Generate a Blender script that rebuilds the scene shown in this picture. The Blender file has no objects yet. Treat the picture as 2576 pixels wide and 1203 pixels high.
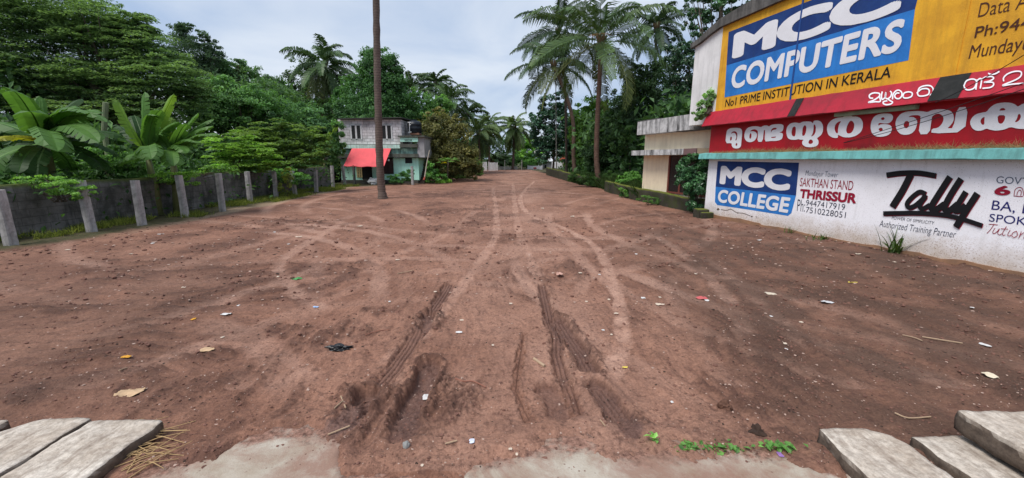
import bpy, bmesh, math, random
import numpy as np
from mathutils import Vector, Matrix
random.seed(7); RNG = np.random.default_rng(11)
S = bpy.context.scene; COL = S.collection
R = math.radians
# ---------------------------------------------------------------- camera
FPX, CX, CY, PITCH, EYE = 1000.0, 1288.0, 601.5, R(11.4), 2.0
cam = bpy.data.objects.new('camera', bpy.data.cameras.new('camera')); COL.objects.link(cam)
cam.data.lens = 36 * FPX / 2576; cam.data.sensor_width = 36; cam.data.clip_start = 0.05; cam.data.clip_end = 3000
cam.location = (0, 0, EYE); cam.rotation_euler = (R(90) - PITCH, 0, 0)
S.camera = cam
# ---------------------------------------------------------------- sky, sun, exposure
SUN_EL, SUN_AZ = R(58), R(226)          # azimuth clockwise from +Y: from the left, a little behind the camera
w = bpy.data.worlds.new('World'); S.world = w; w.use_nodes = True
nt = w.node_tree; nt.nodes.clear()
def WN(t, **k):
    n = nt.nodes.new(t)
    for a, b in k.items(): setattr(n, a, b)
    return n
out = WN('ShaderNodeOutputWorld'); bg = WN('ShaderNodeBackground'); bg.inputs[1].default_value = 0.085
sky = WN('ShaderNodeTexSky', sky_type='NISHITA', sun_disc=False, sun_elevation=SUN_EL, sun_rotation=SUN_AZ)
tc = WN('ShaderNodeTexCoord'); mp = WN('ShaderNodeMapping'); mp.inputs['Scale'].default_value = (1.0, 1.0, 3.2)
mp.inputs['Location'].default_value = (0.3, 0.1, 0.2)
nz = WN('ShaderNodeTexNoise'); nz.inputs['Scale'].default_value = 2.1; nz.inputs['Detail'].default_value = 7; nz.inputs['Roughness'].default_value = 0.5
nz.inputs['Distortion'].default_value = 0.4
cr = WN('ShaderNodeValToRGB'); e = cr.color_ramp.elements
e[0].position = 0.36; e[0].color = (3.75, 4.85, 6.75, 1); e[1].position = 0.64; e[1].color = (6.7, 7.3, 8.2, 1)
mx = WN('ShaderNodeMix', data_type='RGBA'); mx.inputs[0].default_value = 0.86
L = nt.links.new
L(tc.outputs['Generated'], mp.inputs[0]); L(mp.outputs[0], nz.inputs['Vector']); L(nz.outputs['Fac'], cr.inputs[0])
L(sky.outputs[0], mx.inputs[6]); L(cr.outputs[0], mx.inputs[7]); L(mx.outputs[2], bg.inputs[0]); L(bg.outputs[0], out.inputs[0])
sun = bpy.data.objects.new('sun', bpy.data.lights.new('sun', 'SUN')); COL.objects.link(sun)
sun.data.energy = 2.5; sun.data.angle = R(30); sun.data.color = (1.0, 0.955, 0.9)
sd = Vector((math.sin(SUN_AZ) * math.cos(SUN_EL), math.cos(SUN_AZ) * math.cos(SUN_EL), math.sin(SUN_EL)))
sun.rotation_euler = sd.to_track_quat('Z', 'Y').to_euler(); sun.location = sd * 60
S.view_settings.view_transform = 'Standard'; S.view_settings.look = 'None'; S.view_settings.gamma = 1
S.view_settings.exposure = 0.5
S.cycles.max_bounces = 6; S.cycles.transparent_max_bounces = 4; S.cycles.use_denoising = True
# ---------------------------------------------------------------- measuring helpers
DV, UV = np.array([0, math.cos(PITCH), -math.sin(PITCH)]), np.array([0, math.sin(PITCH), math.cos(PITCH)])
EYEV = np.array([0, 0, EYE])
def ray(x, y): return DV + np.array([(x - CX) / FPX, 0, 0]) + UV * (CY - y) / FPX
def G(x, y, z=0.0):                       # sighted point on the level z
    r = ray(x, y); return EYEV + r * ((z - EYE) / r[2])
def PT(x, y, Y):                          # sighted point at distance Y
    r = ray(x, y); return EYEV + r * (Y / r[1])
WA, WB = G(1779, 545), G(2576, 695)
WT = (WB - WA) / np.linalg.norm(WB - WA); WNRM = np.array([-WT[1], WT[0], 0.0])
if WNRM @ (EYEV - WA) < 0: WNRM = -WNRM
def W(x, y, off=0.0):                     # (along the painted wall, height)
    r = ray(x, y); k = ((WA + WNRM * off - EYEV) @ WNRM) / (r @ WNRM); p = EYEV + r * k
    return float((p - WA) @ WT), float(p[2])
def WP(s, z, off=0.0): return WA + WT * s + WNRM * off + np.array([0, 0, z])
# ---------------------------------------------------------------- numpy noise
def _h(ix, iy, s):
    n = (ix.astype(np.int64) * 374761393 + iy.astype(np.int64) * 668265263 + s * 982451653) & 0xffffffff
    n = ((n ^ (n >> 13)) * 1274126177) & 0xffffffff
    return ((n ^ (n >> 16)) & 0xffffff) / float(0xffffff)
def vn(x, y, s=0):
    ix, iy = np.floor(x), np.floor(y); fx, fy = x - ix, y - iy
    fx = fx * fx * (3 - 2 * fx); fy = fy * fy * (3 - 2 * fy)
    a, b, c, d = _h(ix, iy, s), _h(ix + 1, iy, s), _h(ix, iy + 1, s), _h(ix + 1, iy + 1, s)
    return (a * (1 - fx) + b * fx) * (1 - fy) + (c * (1 - fx) + d * fx) * fy - 0.5
def fbm(x, y, s=0, o=4, g=0.5):
    r = 0; a = 1.0
    for i in range(o):
        r = r + a * vn(x * 2 ** i + 17.3 * i, y * 2 ** i - 9.1 * i, s + i); a *= g
    return r
def worley(x, y, s=0):
    ix, iy = np.floor(x), np.floor(y); best = np.full(x.shape, 9.0); rid = np.zeros(x.shape)
    for dx in (-1, 0, 1):
        for dy in (-1, 0, 1):
            cx, cy = ix + dx, iy + dy
            d = (cx + _h(cx, cy, s) - x) ** 2 + (cy + _h(cx, cy, s + 5) - y) ** 2
            m = d < best; best = np.where(m, d, best); rid = np.where(m, _h(cx, cy, s + 9), rid)
    return np.sqrt(best), rid
def sst(a, b, x):
    t = np.clip((x - a) / (b - a), 0, 1); return t * t * (3 - 2 * t)
# ---------------------------------------------------------------- materials
def lin(r, g, b):
    return tuple((c / 255 / 12.92) if c / 255 <= 0.04045 else ((c / 255 + 0.055) / 1.055) ** 2.4 for c in (r, g, b)) + (1,)
class NM:
    def __init__(s, name):
        s.m = bpy.data.materials.new(name); s.m.use_nodes = True; s.t = s.m.node_tree; s.t.nodes.clear()
        s.o = s.n('ShaderNodeOutputMaterial'); s.b = s.n('ShaderNodeBsdfPrincipled'); s.l(s.b.outputs[0], s.o.inputs[0])
    def n(s, t, **k):
        x = s.t.nodes.new(t)
        for a, b in k.items(): setattr(x, a, b)
        return x
    def l(s, a, b): s.t.links.new(a, b)
    def coord(s, scale=(1, 1, 1), kind='Object'):
        c = s.n('ShaderNodeTexCoord'); m = s.n('ShaderNodeMapping'); m.inputs['Scale'].default_value = scale
        s.l(c.outputs[kind], m.inputs[0]); return m.outputs[0]
    def noise(s, vec, scale, detail=5, rough=0.55, dist=0.0):
        x = s.n('ShaderNodeTexNoise'); x.inputs['Scale'].default_value = scale; x.inputs['Detail'].default_value = detail
        x.inputs['Roughness'].default_value = rough; x.inputs['Distortion'].default_value = dist
        s.l(vec, x.inputs['Vector']); return x.outputs['Fac']
    def ramp(s, f, a, b, ca=(0, 0, 0, 1), cb=(1, 1, 1, 1)):
        x = s.n('ShaderNodeValToRGB'); e = x.color_ramp.elements
        e[0].position = a; e[0].color = ca; e[1].position = b; e[1].color = cb; s.l(f, x.inputs[0]); return x.outputs[0]
    def mix(s, f, a, b, mode='MIX'):
        x = s.n('ShaderNodeMix', data_type='RGBA', blend_type=mode)
        for i, v in ((0, f), (6, a), (7, b)):
            if isinstance(v, (int, float, tuple)): x.inputs[i].default_value = v
            else: s.l(v, x.inputs[i])
        return x.outputs[2]
    def math(s, op, a, b=0.0):
        x = s.n('ShaderNodeMath', operation=op)
        for i, v in ((0, a), (1, b)):
            if isinstance(v, (int, float)): x.inputs[i].default_value = v
            else: s.l(v, x.inputs[i])
        return x.outputs[0]
    def attr(s, name):
        x = s.n('ShaderNodeAttribute', attribute_name=name); return x
    def bump(s, f, strength=0.3, dist=0.02):
        x = s.n('ShaderNodeBump'); x.inputs['Strength'].default_value = strength; x.inputs['Distance'].default_value = dist
        s.l(f, x.inputs['Height']); s.l(x.outputs[0], s.b.inputs['Normal'])
    def fin(s, col=None, rough=0.8, spec=0.3):
        if col is not None:
            if isinstance(col, tuple): s.b.inputs['Base Color'].default_value = col
            else: s.l(col, s.b.inputs['Base Color'])
        if isinstance(rough, (int, float)): s.b.inputs['Roughness'].default_value = rough
        else: s.l(rough, s.b.inputs['Roughness'])
        s.b.inputs['Specular IOR Level'].default_value = spec
        return s.m
_MC = {}
def stained(name, col, dirt, amt=0.5, scale=1.2, rough=0.85, bump=0.25, streak=0.0, streakcol=None, fine=26):
    """painted or bare masonry: broad blotches, run-off streaks and grit"""
    if name in _MC: return _MC[name]
    k = NM(name); v = k.coord()
    f = k.ramp(k.noise(v, scale, 8, 0.65, 0.3), 0.42, 0.72)
    c = k.mix(k.math('MULTIPLY', f, amt), col, dirt)
    if streak:
        vs = k.coord((3.4, 3.4, 0.35))
        g = k.ramp(k.noise(vs, 1.6, 7, 0.7), 0.47, 0.66)
        c = k.mix(k.math('MULTIPLY', g, streak), c, streakcol or dirt)
    gr = k.noise(v, fine * 3, 3, 0.6)
    c = k.mix(0.22, c, k.ramp(gr, 0.3, 0.7, (0.35, 0.35, 0.35, 1), (1, 1, 1, 1)), 'MULTIPLY')
    k.bump(k.math('ADD', k.noise(v, fine, 5, 0.6), k.math('MULTIPLY', gr, 0.5)), bump, 0.01)
    _MC[name] = k.fin(c, rough); return _MC[name]
def plain(name, col, rough=0.7, spec=0.3, var=0.25, scale=8):
    if name in _MC: return _MC[name]
    k = NM(name); v = k.coord()
    c = k.mix(var, col, k.ramp(k.noise(v, scale, 5), 0.3, 0.7, (0.3, 0.3, 0.3, 1), (1.25, 1.25, 1.25, 1)), 'MULTIPLY')
    _MC[name] = k.fin(c, rough, spec); return _MC[name]
def leafmat(name, lo, hi, rough=0.55, trans=0.35, spec=0.35):
    """leaf: colour runs lo..hi with each leaf's own 'tint'; the object's own colour multiplies it"""
    if name in _MC: return _MC[name]
    k = NM(name); a = k.attr('tint').outputs['Fac']
    c = k.ramp(a, 0.0, 1.0, lo, hi)
    oi = k.n('ShaderNodeObjectInfo'); c = k.mix(1.0, c, oi.outputs['Color'], 'MULTIPLY')
    k.fin(c, rough, spec)
    tr = k.n('ShaderNodeBsdfTranslucent'); k.l(k.mix(1.0, c, (1.25, 1.3, 0.6, 1), 'MULTIPLY'), tr.inputs[0])
    ms = k.n('ShaderNodeMixShader'); ms.inputs[0].default_value = trans
    k.l(k.b.outputs[0], ms.inputs[1]); k.l(tr.outputs[0], ms.inputs[2]); k.l(ms.outputs[0], k.o.inputs[0])
    _MC[name] = k.m; return k.m
# ---------------------------------------------------------------- object helpers
def tag(o, label=None, cat=None, group=None, kind=None):
    if label: o['label'] = label
    if cat: o['category'] = cat
    if group: o['group'] = group
    if kind: o['kind'] = kind
    return o
def link(o, parent=None):
    COL.objects.link(o)
    if parent is not None: o.parent = parent
    return o
def empty(name, loc, label, cat, group=None):
    o = bpy.data.objects.new(name, None); o.location = Vector(loc); o.empty_display_size = 0.3
    link(o); return tag(o, label, cat, group)
def rawmesh(name, V, F, smooth=False, tint=None, mats=()):
    """V (n,3); F a list of tuples or an (m,k) array"""
    me = bpy.data.meshes.new(name); V = np.asarray(V, dtype=np.float32).reshape(-1, 3)
    me.vertices.add(len(V)); me.vertices.foreach_set('co', V.ravel())
    if isinstance(F, np.ndarray):
        m, k = F.shape; flat = F.ravel().astype(np.int32); st = np.arange(m, dtype=np.int32) * k
    else:
        flat = np.array([i for f in F for i in f], dtype=np.int32)
        ln = np.array([len(f) for f in F]); m = len(F); st = (np.cumsum(ln) - ln).astype(np.int32)
    me.loops.add(len(flat)); me.loops.foreach_set('vertex_index', flat)
    me.polygons.add(m); me.polygons.foreach_set('loop_start', st)
    me.polygons.foreach_set('use_smooth', np.full(m, smooth))
    if tint is not None:
        at = me.attributes.new('tint', 'FLOAT', 'POINT'); at.data.foreach_set('value', np.asarray(tint, dtype=np.float32))
    for x in mats: me.materials.append(x)
    me.update(calc_edges=True); me.validate(); return me
def mk(name, V, F, mat, parent=None, origin=None, smooth=False, tint=None):
    V = np.asarray(V, dtype=float).reshape(-1, 3)
    if parent is not None: V = V - np.array(parent.location)
    else:
        if origin is None: origin = np.array([(V[:, 0].min() + V[:, 0].max()) / 2, (V[:, 1].min() + V[:, 1].max()) / 2, V[:, 2].min()])
        V = V - np.array(origin)
    o = bpy.data.objects.new(name, rawmesh(name, V, F, smooth, tint, [mat])); link(o, parent)
    if parent is None: o.location = Vector(origin)
    return o
class MB:
    def __init__(s): s.V = []; s.F = []
    def add(s, V, F):
        b = len(s.V); s.V += [tuple(v) for v in V]; s.F += [tuple(i + b for i in f) for f in F]; return s
    def box(s, a, b):
        (x0, y0, z0), (x1, y1, z1) = a, b
        return s.hexa([(x0, y0, z0), (x1, y0, z0), (x1, y1, z0), (x0, y1, z0)], [(x0, y0, z1), (x1, y0, z1), (x1, y1, z1), (x0, y1, z1)])
    def hexa(s, lo, hi):
        return s.add(list(lo) + list(hi), [(3, 2, 1, 0), (4, 5, 6, 7), (0, 1, 5, 4), (1, 2, 6, 5), (2, 3, 7, 6), (3, 0, 4, 7)])
    def prism(s, poly, vec):
        n = len(poly); v = np.array(vec); P = [np.array(p) for p in poly]
        return s.add(P + [p + v for p in P], [tuple(range(n - 1, -1, -1)), tuple(range(n, 2 * n))] + [(i, (i + 1) % n, n + (i + 1) % n, n + i) for i in range(n)])
    def tube(s, pts, rad, n=8, cap=True, jit=0.0):
        P = [np.array(p, float) for p in pts]; m = len(P)
        if not hasattr(rad, '__len__'): rad = [rad] * m
        V = []; ref = np.array([0.31, 0.95, 0.05])
        for i in range(m):
            d = P[min(i + 1, m - 1)] - P[max(i - 1, 0)]; d = d / (np.linalg.norm(d) + 1e-9)
            if abs(d @ ref) > 0.95: ref = np.array([0.9, 0.1, 0.4])
            a = np.cross(d, ref); a /= np.linalg.norm(a); b = np.cross(d, a)
            for j in range(n):
                t = 2 * math.pi * j / n; r = rad[i] * (1 + jit * (random.random() - 0.5))
                V.append(P[i] + (a * math.cos(t) + b * math.sin(t)) * r)
        F = [(i * n + j, i * n + (j + 1) % n, (i + 1) * n + (j + 1) % n, (i + 1) * n + j) for i in range(m - 1) for j in range(n)]
        if cap: F += [tuple(range(n - 1, -1, -1)), tuple(range((m - 1) * n, m * n))]
        return s.add(V, F)
    def build(s, name, mat, parent=None, smooth=False, origin=None): return mk(name, s.V, s.F, mat, parent, origin, smooth)
def bevel(o, wdt=0.01, seg=2):
    m = o.modifiers.new('bevel', 'BEVEL'); m.width = wdt; m.segments = seg; m.limit_method = 'ANGLE'; return o
# ---------------------------------------------------------------- ground: one sheet, fine near the camera
def axis_pts(core0, core1, step, grow, far0, far1, glo=None):
    a = list(np.arange(core0, core1, step)); s = step; x = a[-1]
    while x < far1: s *= grow; x += s; a.append(x)
    s = step; x = a[0]; lo = []
    while x > far0: s *= (glo or grow); x -= s; lo.append(x)
    return np.array(lo[::-1] + a)
gx = axis_pts(-1.7, 1.5, 0.0085, 1.014, -500, 500)
gy = axis_pts(2.1, 4.1, 0.0095, 1.0115, -60, 900, 1.25)
NX, NY = len(gx), len(gy)
X, Y = np.meshgrid(gx, gy); X = X.ravel(); Y = Y.ravel()
def pline(px): return np.array([G(a, b)[:2] for a, b in px])
def dist_poly(x, y, P):
    d = np.full(x.shape, 1e9); side = np.zeros(x.shape); tt = np.zeros(x.shape); acc = 0.0
    seg = np.linalg.norm(np.diff(P, axis=0), axis=1); tot = seg.sum()
    for i in range(len(P) - 1):
        a, b = P[i], P[i + 1]; v = b - a; l2 = v @ v
        t = np.clip(((x - a[0]) * v[0] + (y - a[1]) * v[1]) / l2, 0, 1)
        dx, dy = x - a[0] - t * v[0], y - a[1] - t * v[1]; dd = np.hypot(dx, dy)
        m = dd < d; d = np.where(m, dd, d); side = np.where(m, np.sign(v[0] * dy - v[1] * dx) * dd, side)
        tt = np.where(m, acc + t * seg[i], tt); acc += seg[i]
    return d, side, tt, tot
EDGE = [(-400, 1203), (0, 1260), (300, 1225), (430, 1187), (520, 1158), (600, 1124), (690, 1102), (775, 1104), (862, 1112), (864, 1230), (1120, 1235), (1150, 1200), (1250, 1162),
        (1400, 1141), (1480, 1136), (1560, 1160), (1700, 1152), (1900, 1150), (2010, 1160), (2060, 1195), (2600, 1200)]
EP = pline(EDGE); EP = EP[np.argsort(EP[:, 0])]
def soil_over_edge(x, y): return y - np.interp(x, EP[:, 0], EP[:, 1])
# px polylines (zoomed study of the ruts)
def zr(pts): return pline([(772.8 + a * 0.4647, 644 + b * 0.4647) for a, b in pts])
RUTS = [  # path, half width, depth, wetness, tread
    (zr([(790, 120), (750, 190), (690, 280), (655, 340)]), .085, .018, .55, 1),
    (zr([(610, 390), (560, 480), (490, 580), (400, 690)]), .10, .022, .5, 1),
    (zr([(330, 760), (280, 830), (220, 910), (180, 960)]), .115, .075, 1.0, 1),
    (zr([(660, 320), (650, 380)]), .10, .06, .8, 0),
    (zr([(660, 590), (640, 680), (590, 760), (555, 840), (535, 890)]), .105, .072, .95, 0),
    (zr([(540, 900), (520, 970)]), .13, .03, .6, 0),
    (zr([(1270, 150), (1290, 240), (1310, 330), (1350, 430), (1350, 520), (1375, 610), (1395, 680)]), .075, .035, .65, 1),
    (zr([(1400, 690), (1430, 770), (1450, 850)]), .075, .016, .35, 1),
    (zr([(1360, 340), (1420, 430), (1480, 520), (1530, 610)]), .10, .06, .85, 1),
    (zr([(1570, 710), (1640, 800), (1700, 890), (1760, 970)]), .11, .04, .9, 1),
    (zr([(1170, 420), (1160, 500), (1140, 620), (1130, 720), (1180, 830), (1210, 900)]), .04, .018, .15, 1),
    (zr([(1300, 720), (1350, 800), (1370, 860)]), .10, .035, .6, 0),
]
LIGHTS = [  # packed wheel paths: display px, half width, strength
    ([(1345, 455), (1312, 490), (1325, 535), (1420, 575), (1495, 620), (1535, 690), (1560, 780), (1570, 860), (1540, 930), (1510, 980)], .125, .78),
    ([(1640, 585), (1720, 640), (1800, 715), (1855, 790), (1880, 870)], .13, .75),
    ([(1760, 640), (1850, 700), (1960, 800), (2010, 880)], .12, .7),
    ([(1240, 470), (1250, 560), (1220, 640), (1160, 720), (1060, 830), (960, 930)], .13, .6),
    ([(1290, 460), (1300, 560), (1330, 640), (1360, 720), (1400, 800)], .13, .6),
    ([(860, 560), (760, 620), (700, 670), (740, 730), (830, 790)], .13, .6),
    ([(500, 800), (640, 860), (720, 930), (760, 1000)], .2, .35),
    ([(900, 700), (1000, 640), (1120, 590), (1200, 530)], .16, .35),
    ([(300, 700), (480, 660), (700, 600), (900, 540)], .2, .3),
    ([(1150, 900), (1170, 1000), (1180, 1100)], .25, .4), ([(1640, 900), (1700, 1000), (1760, 1080)], .3, .3),
]
DARKS = [(415, 772, 45, 14), (745, 742, 110, 26), (640, 832, 130, 22), (830, 690, 60, 14), (520, 735, 60, 16), (1850, 830, 60, 50), (1840, 900, 70, 45), (300, 980, 110, 28), (60, 1000, 90, 28),
         (500, 900, 140, 18), (1120, 490, 90, 8), (700, 560, 130, 10), (1640, 540, 80, 9), (2000, 930, 110, 50), (1500, 1000, 30, 50), (150, 780, 120, 16), (960, 780, 40, 16), (1960, 1100, 80, 22), (1900, 1000, 160, 60)]
def smooth_xy(P):
    P = [2 * P[0] - P[1]] + list(P) + [2 * P[-1] - P[-2]]; o = []
    for i in range(1, len(P) - 2):
        for t in (0, .34, .67):
            a, b, c, d = P[i - 1], P[i], P[i + 1], P[i + 2]; o.append(.5 * (2 * b + (c - a) * t + (2 * a - 5 * b + 4 * c - d) * t * t + (3 * b - a - 3 * c + d) * t ** 3))
    return o + [P[-2]]
ARCS = [(-9, 4, 7.2, .16, .9), (-12, 9, 8.6, .15, .8), (9, 8, 7.6, .15, .8), (-4, 16, 9.5, .17, .8), (11, 3, 9.0, .14, .8), (-14, 2, 11.6, .15, .7), (2, 22, 12, .2, .7), (-3, -6, 12.5, .16, .7), (16, 12, 13.5, .17, .8)]
def ground_fields(x, y):
    warp = fbm(x * .45, y * .45, 3, 3) * 1.6
    near = sst(46, 4, y)
    # scraped streaks along two directions, blended over the lot
    u1 = x + 0.09 * y + warp * .55; v1 = y - .09 * x
    u2 = y * .95 - x * .32 + warp * .8; v2 = x * .95 + y * .32
    s1 = fbm(u1 / .30, v1 / 2.6, 21, 4, .55); s2 = fbm(u2 / .34, v2 / 2.2, 31, 4, .55)
    bl = sst(-.12, .22, fbm(x * .23 + 3, y * .23, 41, 2) + .05 * np.clip(-x - 1, -2, 3))
    streak = s1 * (1 - bl) + s2 * bl
    f1 = fbm(u1 / .10, v1 / .55, 121, 3, .6); f2 = fbm(u2 / .11, v2 / .5, 131, 3, .6); fs = f1 * (1 - bl) + f2 * bl
    fs = np.sign(fs) * np.abs(fs) ** .8
    big = fbm(x * .55, y * .4, 51, 3)
    fine = fbm(x * 7, y * 7, 61, 4, .6)
    light = np.zeros(x.shape); rough = .9 * sst(.02, .42, fbm(x * .9, y * .7, 71, 4, .6) + streak * .35 - .03)
    rims = np.zeros(x.shape)
    for px, hw, st in LIGHTS:
        P = np.array([q[:2] for q in smooth_xy(pline(px))]); d, sd, t, tot = dist_poly(x, y, P); d = np.abs(d + .05 * (fine + fs))
        wv = hw * (1 + .35 * vn(t / .4, t * 0, 5)); m = sst(wv * 1.25, wv * .50, d) * np.clip(t / .5, 0, 1) * np.clip((tot - t) / .4, 0, 1)
        light = np.maximum(light, m * st * (0.78 + .7 * fbm(x * 4, y * 4, 8, 3))); rims = np.maximum(rims, np.exp(-((d - wv * 1.22) / (wv * .22)) ** 2) * st * np.clip(t / .5, 0, 1) * np.clip((tot - t) / .4, 0, 1))
    ctr = np.exp(-((x - .012 * y - .25 + .35 * warp) / (1.1 + .05 * y)) ** 2) * (y > 2.2); light = np.maximum(light, .40 * ctr * (.6 + .9 * fbm(x * 1.4, y * .8, 141, 3)))
    for a_, b_, r_, wd_, st_ in ARCS:
        d = np.abs(np.hypot(x - a_, y - b_) - r_ + .06 * (fine + fs)); d = np.minimum(d, np.abs(np.hypot(x - a_, y - b_) - r_ - 1.35)); g_ = np.clip(fbm(x * .5 + a_, y * .5, 151, 2) + .35, 0, 1)
        light = np.maximum(light, sst(wd_ * 1.3, wd_ * .45, d) * st_ * .95 * g_ * (y > 3.2)); rims = np.maximum(rims, np.exp(-((d - wd_ * 1.25) / (wd_ * .25)) ** 2) * st_ * g_ * (y > 3.2) * .9)
    for cx, cy, rx, ry in DARKS:
        c = G(cx, cy); ex = G(cx + rx, cy); ey = G(cx, cy - ry)
        q = np.hypot((x - c[0]) / abs(ex[0] - c[0]), (y - c[1]) / abs(ey[1] - c[1])) + fbm(x * 4, y * 4, 81, 3) * .9
        rough = np.maximum(rough, sst(1.15, .6, q))
    rough = np.maximum(rough * (.45 + .9 * np.clip(.5 + 2.2 * fs, 0, 1)), rims * np.clip(.55 + fbm(x * 9, y * 9, 161, 2), 0, 1) * .8) * (1 - light * .85)
    d1, r1 = worley(x / .085, y / .085, 5); d2, r2 = worley(x / .038, y / .038, 15)
    clod = np.clip(.50 - d1, 0, 1) * (r1 > .45) * .040 + np.clip(.5 - d2, 0, 1) * .016
    z = .028 * big * sst(1.5, 5, y) + streak * .030 * (1 - .6 * light) * (.5 + .5 * sst(2.2, 6, y)) * (0.45 + .55 * near + .3) + fine * .014 + fs * .021 * (1 - .75 * light) * (.5 + .5 * near) + clod * (.25 + 1.0 * rough) * (.45 + .55 * near)
    z -= light * .014
    z += .012 * np.clip(rough - .5, 0, 1)
    wet = np.zeros(x.shape); dark = rough * .75
    m0 = (np.abs(x) < 2.6) & (y > 2.0) & (y < 6.2); xi, yi = x[m0], y[m0]
    zz, wt, lt, dk = z[m0], wet[m0], light[m0], dark[m0]
    nb = fbm(xi * 9, yi * 9, 91, 4, .6)
    for P, hw, dep, wn, tr in RUTS:
        d, sd, t, tot = dist_poly(xi, yi, P); dn = d + nb * .05
        inn = sst(hw * 1.12, hw * .72, dn); berm = np.exp(-((dn - hw * 1.38) / (hw * .32)) ** 2)
        zz = zz * (1 - .8 * inn) - dep * inn
        zz += berm * dep * (.2 + .8 * np.clip(nb + .25, 0, 1) + .15 * (dep > .05))
        if tr:
            rib = np.abs(((sd / .044) % 1.0) - .5); lug = np.abs(((t / .06 + np.abs(sd) * 9) % 1.0) - .5)
            zz += inn * (sst(.30, .44, rib) * -.022 + sst(.34, .46, lug) * -.011 * (np.abs(sd) > hw * .45))
            dk = np.maximum(dk, inn * sst(.28, .44, rib) * 1.0)
        zz += inn * nb * .02 * (2.0 if not tr else .5)
        wt = np.maximum(wt, inn * wn); dk = np.maximum(dk * (1 - .5 * inn), berm * (.35 + .75 * (dep > .05)) * (nb > -.1))
        lt = lt * (1 - inn)
    # spill of crumbled clods right of the deep hole
    for cx, cy, rr, hh in ((770, 790, .30, .05), (730, 700, .16, .05), (590, 930, .26, .03), (200, 740, .12, .05), (430, 740, .14, .05), (1520, 520, .13, .03), (1800, 920, .16, .035), (620, 330, .16, .03), (720, 330, .12, .03)):
        c = zr([(cx, cy)])[0]; q = np.hypot(xi - c[0], (yi - c[1]) * .8) / rr + nb * .7
        mm = sst(1.0, .35, q); dd, rd = worley(xi / .05, yi / .05, 44)
        zz += mm * hh * (.35 + 1.1 * np.clip(.62 - dd, 0, 1)); dk = np.maximum(dk, mm * (.5 + .5 * (dd > .42)))
    z[m0], wet[m0], light[m0], dark[m0] = zz, wt, lt, dk
    # lip of soil over the concrete apron
    e = soil_over_edge(x, y) + fbm(x * 3.5, y * 3.5, 101, 6, .66) * .20
    nearm = sst(1.2, .0, y - 2.4)
    lip = .022 + np.clip(e * .22, -.08, .028)
    lip = np.where(e < 0, lip - .01, lip) + (fine * .012 + clod * .35) * (e > -.1)
    k = sst(.55, .1, e) * (np.abs(x) < 40)
    z = z * (1 - k) + lip * k
    z = np.where((y < 1.2), -.10, z)
    # grassed strip on the left and banks beyond the lot's edges
    xl = np.where(y < 29, -10.9 - .055 * np.clip(y - 9, -20, 30), np.interp(y, [29, 31, 36, 73], [-12, -9.5, -8.2, -5.2]))
    xr = np.interp(y, [0, 6.65, 13.94, 15.6, 18.8, 25.6, 33, 51.5, 75], [10.7, 8.95, 6.9, 6.5, 6.15, 6.05, 5.6, 4.7, 3.2])
    wob = fbm(x * .8, y * .8, 111, 3) * .7
    veg = np.maximum(sst(.15, -.35, x - xl + wob), sst(0.1, .6, x - xr + wob * .4)); veg = np.maximum(veg, sst(74, 78, y + wob * 4))
    sand = sst(.75, .2, np.abs(x - xl - .10 + wob * .5)) * sst(9, 15, y) * (y < 30)
    z = z - .02 * sand + .06 * veg * (fbm(x * 2, y * 2, 5, 2) + .3)
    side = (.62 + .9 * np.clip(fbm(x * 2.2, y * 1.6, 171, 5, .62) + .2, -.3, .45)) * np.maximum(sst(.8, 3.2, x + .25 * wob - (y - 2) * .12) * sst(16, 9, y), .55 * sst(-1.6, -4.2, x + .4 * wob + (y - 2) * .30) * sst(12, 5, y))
    return z, np.clip(light, 0, 1), np.clip(dark, 0, 1), np.clip(wet, 0, 1), veg, sand, side
Z, A_l, A_d, A_w, A_v, A_s, A_r = ground_fields(X, Y)
me = None
ii = (np.arange(NY - 1)[:, None] * NX + np.arange(NX - 1)[None, :]).ravel()
gF = np.stack([ii, ii + 1, ii + NX + 1, ii + NX], 1)
me = rawmesh('soil', np.stack([X, Y, Z], 1), gF, True)
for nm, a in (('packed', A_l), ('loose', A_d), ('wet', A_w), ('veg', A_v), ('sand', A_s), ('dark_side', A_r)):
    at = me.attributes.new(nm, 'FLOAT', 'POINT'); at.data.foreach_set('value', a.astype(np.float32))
k = NM('red_soil'); v = k.coord()
n1 = k.noise(v, .8, 6, .6); n2 = k.noise(v, 6, 6, .65); n3 = k.noise(v, 45, 4, .7); n4 = k.noise(v, 160, 3, .6)
A = lambda s: k.attr(s).outputs['Fac']
c = k.mix(k.ramp(n1, .38, .62), (.225, .109, .071, 1), (.34, .176, .118, 1))
c = k.mix(k.math('MULTIPLY', k.ramp(n2, .45, .7), .55), c, (.120, .054, .040, 1))
c = k.mix(A('packed'), c, (.53, .328, .248, 1))
c = k.mix(k.math('MULTIPLY', A('loose'), .72), c, (.072, .034, .025, 1))
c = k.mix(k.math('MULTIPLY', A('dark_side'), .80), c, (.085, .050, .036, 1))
c = k.mix(k.math('MULTIPLY', A('wet'), .75), c, (.13, .074, .062, 1))
c = k.mix(k.math('MULTIPLY', A('sand'), .8), c, (.36, .27, .18, 1))
c = k.mix(A('veg'), c, k.mix(k.ramp(n2, .4, .65), (.05, .055, .02, 1), (.10, .085, .045, 1)))
c = k.mix(.65, c, k.ramp(n3, .28, .72, (.42, .38, .36, 1), (1.35, 1.35, 1.35, 1)), 'MULTIPLY')
n5 = k.noise(v, 15, 5, .7)
c = k.mix(k.math('MULTIPLY', k.ramp(n5, .54, .63), .6), c, (.085, .040, .030, 1))
vo = k.n('ShaderNodeTexVoronoi'); vo.inputs['Scale'].default_value = 30; k.l(v, vo.inputs['Vector'])
spk = k.ramp(vo.outputs['Distance'], .10, .16, (1, 1, 1, 1), (0, 0, 0, 1))
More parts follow.
